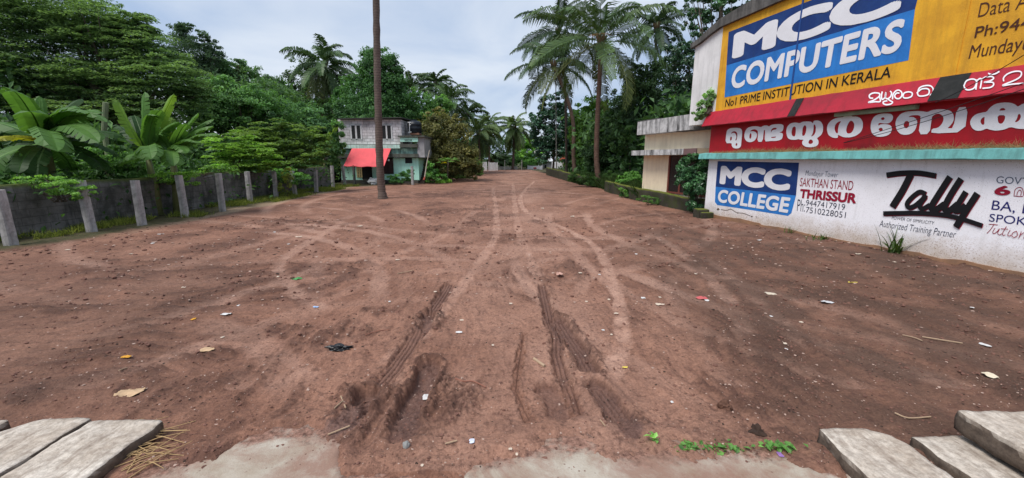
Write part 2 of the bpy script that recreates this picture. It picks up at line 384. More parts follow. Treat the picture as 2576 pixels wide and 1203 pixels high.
sel = k.ramp(k.noise(v, 9, 2), .56, .62)
c = k.mix(k.math('MULTIPLY', k.math('MULTIPLY', spk, sel), .8), c, (.36, .27, .22, 1))
rg = k.mix(A('wet'), (.88, .88, .88, 1), (.38, .38, .38, 1))
k.bump(k.math('ADD', k.math('MULTIPLY', n3, 1.0), k.math('MULTIPLY', n4, .45)), .75, .022)
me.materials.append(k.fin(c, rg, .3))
ground = tag(link(bpy.data.objects.new('ground', me)), kind='structure')
# concrete apron at the roadside under the soil's edge
px_, py_ = np.meshgrid(np.linspace(-4.6, 4.6, 230), np.linspace(.2, 3.0, 80)); px_, py_ = px_.ravel(), py_.ravel()
pz = .026 + fbm(px_ * 1.5, py_ * 1.5, 7, 4) * .008 - .30 * sst(.06, .22, soil_over_edge(px_, py_) + fbm(px_ * 3.5, py_ * 3.5, 101, 4, .6) * .16)
pi = (np.arange(79)[:, None] * 230 + np.arange(229)[None, :]).ravel()
k = NM('rough_concrete'); v = k.coord()
c = k.mix(k.ramp(k.noise(v, 2.2, 7, .65), .4, .65), (.44, .395, .33, 1), (.30, .235, .175, 1))
c = k.mix(k.math('MULTIPLY', k.ramp(k.noise(v, 1.4, 8, .75, .5), .45, .60), .75), c, (.24, .125, .09, 1))
vo = k.n('ShaderNodeTexVoronoi'); vo.inputs['Scale'].default_value = 24; k.l(v, vo.inputs['Vector'])
c = k.mix(k.math('MULTIPLY', k.ramp(vo.outputs['Distance'], .12, .2, (1, 1, 1, 1), (0, 0, 0, 1)), k.ramp(k.noise(v, 4, 3), .5, .6)), c, (.13, .062, .045, 1))
dst = k.math('ADD', A('dust'), k.math('MULTIPLY', k.math('SUBTRACT', k.noise(v, 9, 7, .72), .5), 1.5)); c = k.mix(k.ramp(dst, .62, 1.0), c, k.mix(k.ramp(k.noise(v, 26, 6, .75), .36, .64), (.075, .036, .026, 1), (.34, .19, .14, 1)))
k.bump(k.noise(v, 60, 5, .7), .5, .012)
pm = rawmesh('pavement', np.stack([px_, py_, pz], 1), np.stack([pi, pi + 1, pi + 231, pi + 230], 1), True, mats=[k.fin(c, .9)])
at = pm.attributes.new('dust', 'FLOAT', 'POINT'); at.data.foreach_set('value', np.clip(np.exp(np.minimum(soil_over_edge(px_, py_), 0) * 5.5), 0, 1).astype(np.float32))
pav = tag(link(bpy.data.objects.new('pavement', pm)), kind='structure')
# ---------------------------------------------------------------- drain cover slabs
k = NM('weathered_slab'); v = k.coord()
c = k.mix(k.ramp(k.noise(v, 1.8, 8, .65, .3), .38, .68), (.66, .60, .525, 1), (.34, .265, .20, 1))
c = k.mix(.55, c, k.ramp(k.noise(v, 22, 6, .75), .38, .60, (.34, .31, .29, 1), (1.1, 1.1, 1.1, 1)), 'MULTIPLY')
c = k.mix(k.math('MULTIPLY', k.ramp(k.noise(k.coord((14, 2.2, 8)), 1.2, 6, .7), .50, .66), .6), c, (.20, .15, .115, 1))
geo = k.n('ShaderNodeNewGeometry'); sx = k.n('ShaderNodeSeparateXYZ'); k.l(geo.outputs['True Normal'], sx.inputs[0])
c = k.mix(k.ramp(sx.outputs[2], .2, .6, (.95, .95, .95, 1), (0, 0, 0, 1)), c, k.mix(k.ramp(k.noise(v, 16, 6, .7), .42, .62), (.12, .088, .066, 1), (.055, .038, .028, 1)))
k.bump(k.noise(v, 55, 5, .7), .55, .012); SLAB = k.fin(c, .92)
def slab(name, x0, x1, y0, y1, zt, th, label, chip=(0, 0), rot=(0, 0, 0), seed=0):
    nx, ny, nz_ = max(3, int((x1 - x0) / .03)), max(3, int((y1 - y0) / .03)), max(2, int(th / .03))
    bm = bmesh.new(); bmesh.ops.create_cube(bm, size=1)
    for ax, n in ((0, nx), (1, ny), (2, nz_)):
        es = [e for e in bm.edges if abs((e.verts[0].co - e.verts[1].co)[ax]) > .5]
        bmesh.ops.subdivide_edges(bm, edges=es, cuts=n - 1, use_grid_fill=True)
    P = np.array([v.co[:] for v in bm.verts]) * np.array([x1 - x0, y1 - y0, th])
    hx, hy, hz = (x1 - x0) / 2, (y1 - y0) / 2, th / 2
    r = .010 + .012 * (vn(P[:, 0] * 9 + seed, P[:, 1] * 9 + P[:, 2] * 7, seed) + .5)
    q = np.stack([np.clip(P[:, 0], -hx + r, hx - r), np.clip(P[:, 1], -hy + r, hy - r), np.clip(P[:, 2], -hz + r, hz - r)], 1)
    dv = P - q; ln = np.linalg.norm(dv, axis=1, keepdims=True) + 1e-9; P = np.where(ln > 1e-6, q + dv / ln * np.minimum(ln, r[:, None]), P)
    P[:, 2] += fbm(P[:, 0] * 6 + seed, P[:, 1] * 6, seed, 5, .62) * .014
    P[:, 0] += fbm(P[:, 1] * 5 + seed, P[:, 2] * 6, seed + 3, 4) * .03; P[:, 1] += fbm(P[:, 0] * 6 + seed, P[:, 2] * 6, seed + 7, 4) * .035
    if chip[0]:
        m = np.clip((P[:, 0] * chip[0] - hx + .16) / .16, 0, 1) * np.clip((P[:, 1] - hy + .16) / .16, 0, 1)
        P[:, 0] -= chip[0] * m * chip[1]; P[:, 1] -= m * chip[1] * .8
    for v_, p in zip(bm.verts, P): v_.co = p
    m_ = bpy.data.meshes.new(name); bm.to_mesh(m_); bm.free(); m_.materials.append(SLAB)
    m_.polygons.foreach_set('use_smooth', np.full(len(m_.polygons), True))
    o = link(bpy.data.objects.new(name, m_)); o.location = ((x0 + x1) / 2, (y0 + y1) / 2, zt - th / 2); o.rotation_euler = rot
    return tag(o, label, 'slab', 'concrete drain cover slabs by the roadside')
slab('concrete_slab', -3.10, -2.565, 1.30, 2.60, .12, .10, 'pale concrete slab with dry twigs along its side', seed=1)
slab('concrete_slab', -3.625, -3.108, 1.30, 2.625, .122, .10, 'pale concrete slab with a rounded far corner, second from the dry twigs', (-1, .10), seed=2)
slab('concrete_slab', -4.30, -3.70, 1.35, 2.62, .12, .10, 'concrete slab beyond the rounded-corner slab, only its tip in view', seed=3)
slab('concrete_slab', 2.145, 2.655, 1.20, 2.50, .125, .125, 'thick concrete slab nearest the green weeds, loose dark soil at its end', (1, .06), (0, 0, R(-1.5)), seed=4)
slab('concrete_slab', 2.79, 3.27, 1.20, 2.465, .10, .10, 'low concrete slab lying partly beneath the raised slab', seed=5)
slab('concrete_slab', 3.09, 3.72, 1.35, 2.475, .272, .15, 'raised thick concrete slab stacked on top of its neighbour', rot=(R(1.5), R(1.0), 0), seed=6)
# ---------------------------------------------------------------- the painted building
def wall_tf(pts, off): return [WP(s, z, off) for s, z in pts]
WHITE = stained('white_wall_paint', (.85, .84, .88, 1), (.42, .40, .37, 1), .35, .9, .8, .2, .25, (.38, .36, .34, 1))
YEL = stained('yellow_wall_paint', (.84, .44, .03, 1), (.46, .20, .02, 1), .75, 1.3, .75, .35, .45, (.36, .18, .03, 1))
NAVY = stained('navy_paint', (.008, .035, .17, 1), (.02, .075, .26, 1), .8, 2.2, .6, .2, .3, (.02, .04, .10, 1))
BLUE = stained('blue_paint', (.03, .22, .64, 1), (.015, .12, .40, 1), .8, 2.2, .6, .2, .3, (.02, .10, .30, 1))
RED = stained('red_wall_paint', (.42, .008, .018, 1), (.16, .012, .016, 1), .8, .8, .65, .25, .35, (.16, .015, .015, 1))
SILLRED = stained('red_sill_paint', (.46, .018, .04, 1), (.15, .02, .03, 1), .6, .7, .65, .3, .4, (.12, .02, .025, 1))
TEAL = stained('teal_paint', (.18, .50, .48, 1), (.10, .24, .22, 1), .55, 3.0, .7, .3, .5, (.06, .10, .09, 1))
DKCON = stained('dark_weathered_concrete', (.10, .095, .09, 1), (.03, .03, .028, 1), .9, 2.5, .95, .5, .5, (.24, .23, .22, 1))
CREAM = stained('cream_wall_paint', (.96, .82, .60, 1), (.60, .48, .34, 1), .4, 1.1, .85, .25, .18, (.40, .32, .24, 1))
STREAKY = stained('black_streaked_parapet', (.60, .60, .60, 1), (.10, .10, .10, 1), .7, 3.5, .9, .3, .95, (.035, .035, .035, 1))
LETW = stained('white_letter_paint', (.80, .80, .84, 1), (.60, .60, .62, 1), .3, 3, .6, .1)
BLACK = plain('black_letter_paint', (.006, .006, .008, 1), .55, .3)
INK = plain('blue_black_letter_paint', (.012, .02, .05, 1), .6)
INDIGO = plain('indigo_letter_paint', (.012, .014, .14, 1), .6)
MAROON = plain('maroon_letter_paint', (.30, .006, .03, 1), .6)
BRN = plain('brown_letter_paint', (.07, .022, .012, 1), .6)
GREY = plain('slate_letter_paint', (.07, .10, .16, 1), .6)
PATCH = stained('black_damp_patch', (.018, .020, .020, 1), (.05, .05, .05, 1), .5, 6, .9, .3)
pb = empty('painted_building', WP(3.5, 0, -3), 'two storey building painted with large advertisements, yellow above and white below', 'building')
SX0, SX1, DEP = -1.36, 14.0, 7.0
def wblock(mb, s0, s1, z0, z1, o0, o1):
    mb.prism([WP(s0, z0, o0), WP(s1, z0, o0), WP(s1, z0, o1), WP(s0, z0, o1)], (0, 0, z1 - z0)); return mb
# lower storey with an irregular bottom edge, red frieze wall, upper gable wall
sv = np.linspace(-.17, SX1, 120); V = []; F = []
for i, s in enumerate(sv):
    zb = -.05 + .03 * float(fbm(np.array([s * 2.]), np.array([.3]), 3, 3)[0])
    V += [WP(s, zb, 0), WP(s, 2.02, 0)]
F = [(2 * i, 2 * i + 2, 2 * i + 3, 2 * i + 1) for i in range(119)]
b = MB(); b.add(V, F); wblock(b, -.17, SX1, -.1, 2.02, -.15, -DEP)
k = NM('mud_splashed_shaded_white'); v = k.coord(); sx = k.n('ShaderNodeSeparateXYZ'); k.l(v, sx.inputs[0]); zz = sx.outputs[2]
c = k.mix(k.math('MULTIPLY', k.ramp(k.noise(v, .9, 8, .65), .45, .72), .30), (.86, .85, .89, 1), (.46, .44, .42, 1))
c = k.mix(k.math('MULTIPLY', k.ramp(k.noise(k.coord((5, 5, .4)), 1.6, 7, .7), .52, .68), .22), c, (.34, .32, .30, 1))
lowz = k.ramp(k.math('ADD', zz, k.math('MULTIPLY', k.noise(v, 2.6, 7, .7), .9)), .50, 1.0, (1, 1, 1, 1), (0, 0, 0, 1))
c = k.mix(k.math('MULTIPLY', lowz, .75), c, (.46, .36, .27, 1))
spl = k.math('MULTIPLY', k.ramp(k.noise(v, 38, 3, .6), .55, .62), k.ramp(k.math('ADD', zz, k.math('MULTIPLY', k.noise(v, 1.8, 5, .7), .8)), .55, 1.25, (1, 1, 1, 1), (0, 0, 0, 1)))
c = k.mix(k.math('MULTIPLY', spl, .75), c, (.30, .20, .14, 1))
c = k.mix(k.math('MULTIPLY', k.ramp(k.noise(v, 70, 2, .5), .66, .70), .7), c, (.16, .14, .13, 1))
topshade = k.ramp(k.math('ADD', zz, k.math('MULTIPLY', k.noise(k.coord((3, 3, .6)), 2, 6, .7), .25)), 1.88, 2.12)  # shade under the sunshade painted into the upper wall colour
c = k.mix(k.math('MULTIPLY', topshade, .45), c, (.30, .27, .25, 1))
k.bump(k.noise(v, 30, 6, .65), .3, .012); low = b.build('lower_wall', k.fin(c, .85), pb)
wblock(MB(), -.19, SX1, 2.19, 3.2, .02, -DEP + .01).build('frieze_wall', RED, pb)
# footing strip, bare brick and plaster exposed at the bottom
FOOT = stained('bare_footing', (.30, .165, .095, 1), (.16, .10, .07, 1), .8, 3, .95, .6)
V = []; 
for i, s in enumerate(np.linspace(-.17, SX1, 160)):
    hgt = .06 + .09 * float(fbm(np.array([s * 1.3]), np.array([.7]), 13, 4)[0]) + (.05 if s < 2.2 else 0)
    V += [WP(s, -.1, .03 + .015 * random.random()), WP(s, hgt, .022), WP(s, hgt + .004, -.01)]
F = [t for i in range(159) for t in ((3 * i, 3 * i + 3, 3 * i + 4, 3 * i + 1), (3 * i + 1, 3 * i + 4, 3 * i + 5, 3 * i + 2))]
mk('footing', V, F, FOOT, pb)
# sunshade and sill band (sloping lips)
def lip(name, prof, s0, s1, mat, cut=0.0):
    P0 = [WP(s0 + cut * (o / .3), z, o) for o, z in prof]; n = len(prof); V = []; ns = 60
    for i in range(ns + 1):
        s = s0 + (s1 - s0) * i / ns
        for o, z in prof: V.append(WP(s + (cut * o / .3 if i == 0 else 0), z + .008 * random.uniform(-1, 1), o))
    F = [(i * n + j, (i + 1) * n + j, (i + 1) * n + (j + 1) % n, i * n + (j + 1) % n) for i in range(ns) for j in range(n)] + [tuple(range(n)), tuple(range(ns * n + n - 1, ns * n - 1, -1))]
    return mk(name, V, F, mat, pb)
lip('sunshade', [(0.022, 2.20), (.27, 2.17), (.29, 2.0), (.25, 1.985), (.0, 2.0)], -.36, SX1, TEAL)
lip('sill_band', [(0.0, 3.58), (.06, 3.56), (.30, 3.10), (.26, 3.08), (.022, 3.2)], -.34, SX1, SILLRED)
for s0, s1 in ((2.84, 3.08), (5.90, 6.31)):
    q = [(.063, 3.562), (.303, 3.102)]
    ss = np.linspace(s0, s1, 8); V = []
    for s in ss:
        j = .06 * random.uniform(-1, 1)
        for o, z in q: V.append(WP(s + (j if s in (ss[0], ss[-1]) else 0), z + .006, o + .010))
    mk('damp_patch', V, [(2 * i, 2 * i + 2, 2 * i + 3, 2 * i + 1) for i in range(7)], PATCH, pb)
wblock(MB(), 4.0, 5.6, 3.0, 3.085, .03, .16).build('pipe_end', stained('pale_green_slab', (.30, .36, .24, 1), (.10, .12, .08, 1), .7, 4), pb)
# gable wall: white end strip then yellow, under a dark curved rim
RIM = [(-1.48, 5.90), (-1.04, 5.97), (-.60, 6.11), (-.14, 6.22), (.9, 6.24), (1.9, 6.26), (3.5, 6.28), (6, 6.26), (9, 6.15), (12, 5.9), (14.2, 5.6)]
def rimz(s): return float(np.interp(s, [a for a, b in RIM], [b for a, b in RIM]))
def gable(name, s0, s1, zb, mat, o0, o1):
    ss = np.linspace(s0, s1, 40); poly = [WP(s0, zb, o0), WP(s1, zb, o0)] + [WP(s, rimz(s), o0) for s in ss[::-1]]
    return MB().prism(poly, WNRM * (o1 - o0)).build(name, mat, pb)
EWHITE = stained('white_gable_paint', (.80, .79, .79, 1), (.42, .42, .41, 1), .4, 1.2, .85, .25, .35, (.30, .30, .30, 1))
gable('end_wall', SX0, -.105, 3.2, EWHITE, 0, -DEP)
gable('upper_wall', -.10, SX1 - .02, 3.21, YEL, .004, -DEP + .02)
V = []; n = 4
for s, z in RIM:
    th_ = .12 + .24 * min(1, max(0, (s + 1.5) / 2.6)); o_ = .12
    for o, dz in ((o_, -.02), (o_, th_), (-DEP - .3, th_), (-DEP - .3, -.02)): V.append(WP(s, z + dz, o))
m = len(RIM); F = [(i * 4 + j, (i + 1) * 4 + j, (i + 1) * 4 + (j + 1) % 4, i * 4 + (j + 1) % 4) for i in range(m - 1) for j in range(4)] + [(0, 1, 2, 3), tuple((m - 1) * 4 + i for i in (3, 2, 1, 0))]
mk('roof', V, F, DKCON, pb)
# thin plaster ribs on the yellow wall
for s in (2.62, 6.02): wblock(MB(), s, s + .045, 3.57, 6.5, .004, .022).build('plaster_rib', YEL if s > 4 else stained('rib_paint', (.02, .07, .26, 1), (.02, .06, .2, 1), .5), pb)
# painted panels: thin coats a few millimetres proud of the wall
def coat(name, pts, off, mat):
    """pts outline in wall coordinates"""
    o = mk(name, [WP(s, z, off) for s, z in pts], [tuple(range(len(pts)))], mat, pb); return o
def Z4(x, y): return ((2600 + x * .58188) * .644, y * .58188 * .644)
def Z5(x, y): return ((2600 + x * .54348) * .644, (550 + y * .54348) * .644)
def T1(x, y): return ((2800 + x * 600 / 2576) * .644, (440 + y * 180 / 773) * .644)
def T2(x, y): return ((3380 + x * 620 / 2576) * .644, (360 + y * 200 / 831) * .644)
def T3(x, y): return ((3360 + x * 640 / 2576) * .644, (240 + y * 200 / 805) * .644)
def T4(x, y): return ((3430 + x * 570 / 2365) * .644, (650 + y * 290 / 1203) * .644)
bl, br = W(*Z4(397, 655)), W(*Z4(1632, 405)); ml, mr = W(*Z4(410, 440)), W(*Z4(1676, 62))
tl = (W(*Z4(428, 185))[0], 5.98)
zm0, zm1 = ml[1], mr[1]
coat('dark_panel', [ml, mr, (br[0] + .02, 5.98), tl], .008, NAVY)
coat('light_panel', [bl, br, mr, ml], .008, BLUE)
p = [W(*Z5(*q)) for q in ((360, 330), (938, 395), (960, 158), (375, 147))]; coat('dark_panel', p, .004, NAVY)
p = [W(*Z5(*q)) for q in ((355, 440), (372, 462), (640, 502), (880, 540), (905, 520), (938, 395), (360, 330))]; coat('light_panel', p, .004, BLUE)
# lettering
_tc = {}
def text_mesh(txt, bold=0.0, space=1.0):
    cu = bpy.data.curves.new('lettering', 'FONT'); cu.body = txt; cu.size = 1; cu.offset = bold; cu.space_character = space; cu.resolution_u = 5
    o = bpy.data.objects.new('lettering', cu); COL.objects.link(o)
    dg = bpy.context.evaluated_depsgraph_get(); dg.update()
    me = bpy.data.meshes.new_from_object(o.evaluated_get(dg)); bpy.data.objects.remove(o)
    V = np.array([v.co[:] for v in me.vertices]); F = [tuple(p.vertices) for p in me.polygons]; bpy.data.meshes.remove(me); return V, F
CAP = text_mesh('H')[0][:, 1].max()
def letter(txt, zf, bL, bR, tL, mat, bold=0.0, off=.006, space=1.0, offw=0.0, slab_n=None):
    V, F = text_mesh(txt, min(bold, 0.0), space); bold = max(bold, 0.0); a, b2, c2 = (np.array(W(*zf(*q), offw)) for q in (bL, bR, tL))
    x0, xr = V[:, 0].min() - bold, np.ptp(V[:, 0]) + 2 * bold; P = []; FF = []
    for k_ in range(17 if bold else 1):                       # a broad brush: the same letter laid a little apart, coat over coat
        dx, dy = (0, 0) if k_ == 0 else (bold * math.cos(k_ * math.pi / 8), bold * math.sin(k_ * math.pi / 8))
        x = (V[:, 0] + dx - x0) / xr; y = (V[:, 1] + dy + bold) / (CAP + 2 * bold); Q = a[None] + x[:, None] * (b2 - a)[None] + y[:, None] * (c2 - a)[None]
        FF += [tuple(i + len(P) for i in f) for f in F]; P += [WP(s, z, off + .0003 * k_) for s, z in Q]
    return mk('lettering', P, FF, mat, pb)
letter('MCC', Z4, (447, 398), (1575, 84), (463, 228), LETW, .062, .014)
letter('COMPUTERS', Z4, (438, 602), (1575, 344), (456, 455), LETW, .036, .014, 1.03)
letter('No1 PRIME INSTITUTION IN KERALA', Z4, (400, 718), (1510, 520), (406, 668), BLACK, .006, .010)
letter('Data A', Z4, (2098, 118), (2430, 52), (2117, 22), BRN, -.006, .010)
letter('Ph:944', Z4, (2075, 255), (2450, 185), (2090, 182), BRN, .004, .010)
letter('Mundayur', Z4, (2035, 395), (2500, 318), (2058, 305), BRN, .0, .010)
letter('MCC', Z5, (388, 310), (892, 364), (401, 180), LETW, .062, .009)
letter('COLLEGE', Z5, (372, 440), (880, 520), (386, 350), LETW, .038, .009, 1.04)
letter('Mundayur Tower', Z5, (1005, 250), (1237, 264), (1012, 213), GREY, -.012)
letter('SAKTHAN STAND', Z5, (965, 326), (1345, 357), (972, 267), MAROON, .0)
letter('THRISSUR', Z5, (962, 410), (1368, 452), (971, 346), MAROON, .045)
letter('Ph:', Z5, (945, 505), (1000, 512), (951, 420), INK, -.01)
letter('9447417919', Z5, (1008, 465), (1288, 500), (1013, 425), INK, -.006)
letter('7510228051', Z5, (1008, 515), (1293, 557), (1013, 475), INK, -.006)
letter('POWER OF SIMPLICITY', T4, (222, 855), (905, 945), (234, 808), INK, -.008)
letter('Authorized Training Partner', T4, (20, 972), (1250, 1160), (46, 872), INK, -.010)
letter('GOVT', T4, (1915, 270), (2440, 305), (1930, 160), GREY, -.006)
letter('6', T4, (1885, 468), (2150, 470), (1892, 318), MAROON, .04)
letter('BA, B', T4, (1838, 698), (2480, 775), (1866, 550), INDIGO, .0)
letter('SPOK', T4, (1798, 890), (2400, 960), (1818, 766), INDIGO, .0)
# Malayalam signwriting and the brush script: outlines and strokes
def chaikin(P, n=1):
    for _ in range(n):
        Q = []
        for i in range(len(P)):
            a, b = P[i], P[(i + 1) % len(P)]; Q += [(a[0] * .78 + b[0] * .22, a[1] * .78 + b[1] * .22), (a[0] * .22 + b[0] * .78, a[1] * .22 + b[1] * .78)]
        P = Q
    return P
def outlines(zf, polys, mat, off, offw=0.0):
    cu = bpy.data.curves.new('lettering', 'CURVE'); cu.dimensions = '2D'; cu.fill_mode = 'BOTH'
    for P in polys:
        P = chaikin(P); sp = cu.splines.new('POLY'); sp.points.add(len(P) - 1); sp.use_cyclic_u = True
        for q, pt in zip(sp.points, P): s, z = W(*zf(*pt), offw); q.co = (s, z, 0, 1)
    o = bpy.data.objects.new('lettering', cu); COL.objects.link(o); dg = bpy.context.evaluated_depsgraph_get(); dg.update()
    me = bpy.data.meshes.new_from_object(o.evaluated_get(dg)); bpy.data.objects.remove(o)
    Q = [WP(v.co[0], v.co[1], off) for v in me.vertices]; F = [tuple(p.vertices) for p in me.polygons]
    return mk('lettering', Q, F, mat, pb)
def smooth_line(P, n=6):
    P = [np.array(p, float) for p in P]; P = [2 * P[0] - P[1]] + P + [2 * P[-1] - P[-2]]; out = []
    for i in range(1, len(P) - 2):
        for j in range(n):
            t = j / n; a, b, c, d = P[i - 1], P[i], P[i + 1], P[i + 2]
            out.append(.5 * ((2 * b) + (c - a) * t + (2 * a - 5 * b + 4 * c - d) * t * t + (3 * b - a - 3 * c + d) * t ** 3))
    out.append(P[-2]); return out
def strokes(zf, lines, wd, mat, off, offw=0.0, shift=(0, 0), slope=False):
    V = []; F = []
    for k_, ln in enumerate(lines):
        w_ = wd
        if isinstance(ln, tuple): ln, w_ = ln
        P = smooth_line(ln); m = len(P); b = len(V)
        for i in range(m):
            d = P[min(i + 1, m - 1)] - P[max(i - 1, 0)]; d = d / (np.linalg.norm(d) + 1e-9); nrm = np.array([-d[1], d[0]]) * w_ / 2
            c = P[i] + np.array(shift)
            if i == 0: c = c - d * w_ * .2
            if i == m - 1: c = c + d * w_ * .2
            oo = off + .0012 * k_ + .001 * i / m
            for sg in (-1, 1):
                ow = offw; s, z = W(*zf(*(c + sg * nrm)), ow)
                if slope:                                                    # lettering on the sloping face of the sill
                    for _ in range(4): ow = .06 + .24 * (3.56 - z) / .46; s, z = W(*zf(*(c + sg * nrm)), ow)
                    oo = ow + .010 + .0012 * k_
                V.append(WP(s, z, oo))
        F += [(b + 2 * i, b + 2 * i + 1, b + 2 * i + 3, b + 2 * i + 2) for i in range(m - 1)]
    return mk('lettering', V, F, mat, pb)
outlines(T1, [[(148,515),(165,330),(185,285),(235,262),(330,255),(400,265),(430,300),(428,370),(415,500),(410,560),(385,595),(330,605),(275,592),(252,550),(255,512)],
 [(235,360),(262,325),(300,312),(335,325),(350,365),(345,420),(335,465),(312,470),(330,430),(333,385),(310,345),(275,340)], [(225,470),(230,415),(245,402),(258,415),(255,455),(240,470)], [(318,545),(325,515),(345,512),(350,535),(340,558),(325,558)],
 [(465,380),(480,310),(520,255),(590,232),(680,228),(742,247),(790,220),(850,215),(880,235),(920,205),(1000,195),(1085,193),(1125,215),(1120,280),(1100,320),(1045,332),(1105,345),(1115,375),(1100,440),(1060,465),(985,478),(915,475),(893,480),(805,487),(815,310),(805,288),(792,305),(775,489),(685,493),(697,330),(680,295),(640,278),(590,290),(560,318),(610,312),(655,325),(682,365),(672,420),(640,470),(590,495),(540,497),(495,475),(470,430)],
 [(550,400),(560,355),(575,345),(588,365),(582,420),(568,442),(553,430)], [(912,320),(922,280),(955,256),(1005,255),(1010,275),(985,287),(945,292),(922,315),(914,345)], [(912,412),(960,405),(1000,402),(992,420),(950,426),(915,425)],
 [(1165,320),(1185,235),(1240,180),(1330,165),(1395,182),(1440,155),(1530,148),(1590,155),(1618,186),(1628,140),(1690,130),(1750,150),(1785,210),(1788,300),(1760,375),(1680,432),(1712,470),(1710,530),(1670,570),(1580,585),(1490,575),(1440,535),(1435,490),(1465,455),(1400,455),(1380,445),(1320,458),(1240,455),(1190,425)],
 [(1258,330),(1275,250),(1305,232),(1330,245),(1330,330),(1315,400),(1285,400),(1262,375)], [(1435,385),(1445,260),(1470,215),(1495,215),(1508,250),(1500,330),(1475,385),(1450,392)], [(1630,200),(1655,205),(1668,260),(1660,330),(1630,385),(1580,405),(1612,360),(1628,280)], [(1540,500),(1560,455),(1595,452),(1620,480),(1612,515),(1575,530),(1548,520)],
 [(1848,270),(1870,190),(1930,125),(2020,88),(2140,75),(2152,18),(2272,8),(2265,68),(2350,65),(2420,95),(2455,160),(2455,250),(2420,330),(2340,390),(2240,418),(2130,415),(2065,385),(2037,370),(2037,420),(2000,430),(1930,415),(1870,370)],
 [(1978,280),(1990,205),(2040,155),(2095,142),(2055,200),(2037,280),(2038,350),(2005,345)], [(2172,300),(2195,210),(2240,135),(2280,140),(2312,190),(2305,270),(2270,335),(2225,355),(2190,345)]], LETW, .030, .02)
outlines(T2, [[(88,570),(105,470),(150,395),(230,355),(340,345),(430,355),(460,400),(445,460),(395,505),(320,512),(225,497),(213,548),(260,522),(340,518),(420,540),(440,590),(425,655),(370,705),(270,728),(180,722),(110,670)],
 [(258,435),(275,410),(305,408),(322,430),(308,452),(275,455)], [(218,605),(240,580),(275,580),(295,605),(275,632),(240,635)],
 [(492,500),(515,430),(580,350),(680,315),(830,305),(940,312),(1012,328),(1080,295),(1190,278),(1310,280),(1400,310),(1440,370),(1445,440),(1420,500),(1380,550),(1335,590),(1435,585),(1495,250),(1675,237),(1620,648),(1075,675),(1085,595),(1180,585),(1250,520),(1280,440),(1265,385),(1210,350),(1150,355),(1090,395),(1085,430),(1048,680),(865,688),(910,400),(870,375),(800,375),(740,382),(700,408),(780,402),(840,440),(850,510),(820,610),(750,680),(650,697),(570,680),(510,610)],
 [(625,540),(645,480),(685,465),(720,490),(715,550),(685,588),(645,585)],
 [(1702,500),(1730,420),(1800,360),(1900,332),(1975,322),(2030,250),(2120,190),(2240,168),(2360,172),(2440,200),(2480,240),(2560,190),(2640,180),(2740,230),(2760,400),(2720,560),(2600,600),(2480,595),(2360,565),(2260,610),(2130,628),(2030,612),(1972,590),(1900,625),(1810,630),(1740,590)],
 [(1872,480),(1890,430),(1945,395),(1938,460),(1940,525),(1900,535)], [(2172,305),(2210,262),(2260,258),(2288,295)], [(2150,378),(2280,374),(2270,450),(2235,505),(2195,517),(2160,490)], [(2430,488),(2470,430),(2485,360),(2520,355),(2535,400),(2510,455),(2465,488)]], LETW, .030, .02)
strokes(T3, [[(205,580),(160,575),(150,535),(190,505),(250,495),(310,510),(300,555),(220,610),(135,645),(240,635),(320,630),(312,560)], [(352,480),(340,550),(355,600),(400,560),(410,490),(400,560),(430,590),(480,560),(500,500),(480,470)], [(440,590),(480,620),(515,640),(490,670),(420,682),(372,665),(375,635),(430,620)],
 [(515,595),(525,520),(570,465),(620,455),(660,490),(660,545),(620,585),(570,580),(550,540),(580,500),(620,500)], [(680,550),(700,500),(770,480),(825,500),(815,550),(760,575),(700,575),(680,550)], [(910,500),(940,420),(1020,385),(1110,385),(1155,430),(1150,490),(1110,535)], [(905,490),(930,540),(1000,545),(1080,520),(1095,460),(1060,430),(980,435),(930,470)],
 [(1640,390),(1680,310),(1760,280),(1820,290),(1840,330),(1810,410),(1750,445),(1680,445),(1645,400)], [(1850,290),(1830,440)], [(1850,300),(1900,270),(1920,300),(1900,425)], [(1920,290),(1980,250),(2080,240),(2110,270),(2050,310),(1960,330),(2090,330),(2110,370),(2060,410),(1940,425)], [(2030,190),(2070,205),(2140,195),(2200,160)],
 [(2270,310),(2270,260),(2330,200),(2440,160),(2540,165),(2540,230),(2460,290),(2250,380),(2400,360),(2580,345)]], 22, LETW, .20, .19, slope=True)
SCR = [([(160, 140), (380, 112), (660, 108), (930, 150)], 84), ([(530, 150), (400, 400), (250, 640)], 108), ([(770, 440), (680, 415), (560, 500), (480, 600), (510, 665), (600, 640), (720, 540), (775, 470)], 74),
       ([(770, 500), (700, 600), (690, 665), (740, 685), (840, 630)], 74), ([(1165, 185), (1000, 440), (885, 630), (890, 695), (970, 690), (1070, 620)], 100), ([(1345, 215), (1200, 440), (1095, 640), (1110, 715), (1170, 715), (1290, 620)], 100),
       ([(1425, 425), (1300, 630), (1255, 710), (1320, 715), (1420, 640)], 92), ([(1610, 455), (1450, 700), (1340, 880), (1285, 965)], 108), ([(110, 762), (330, 758), (700, 757), (1100, 790), (1400, 860), (1690, 955)], 72)]
strokes(T4, SCR, 80, MAROON, .003, 0, (4, 12)); strokes(T4, SCR, 80, BLACK, .016)
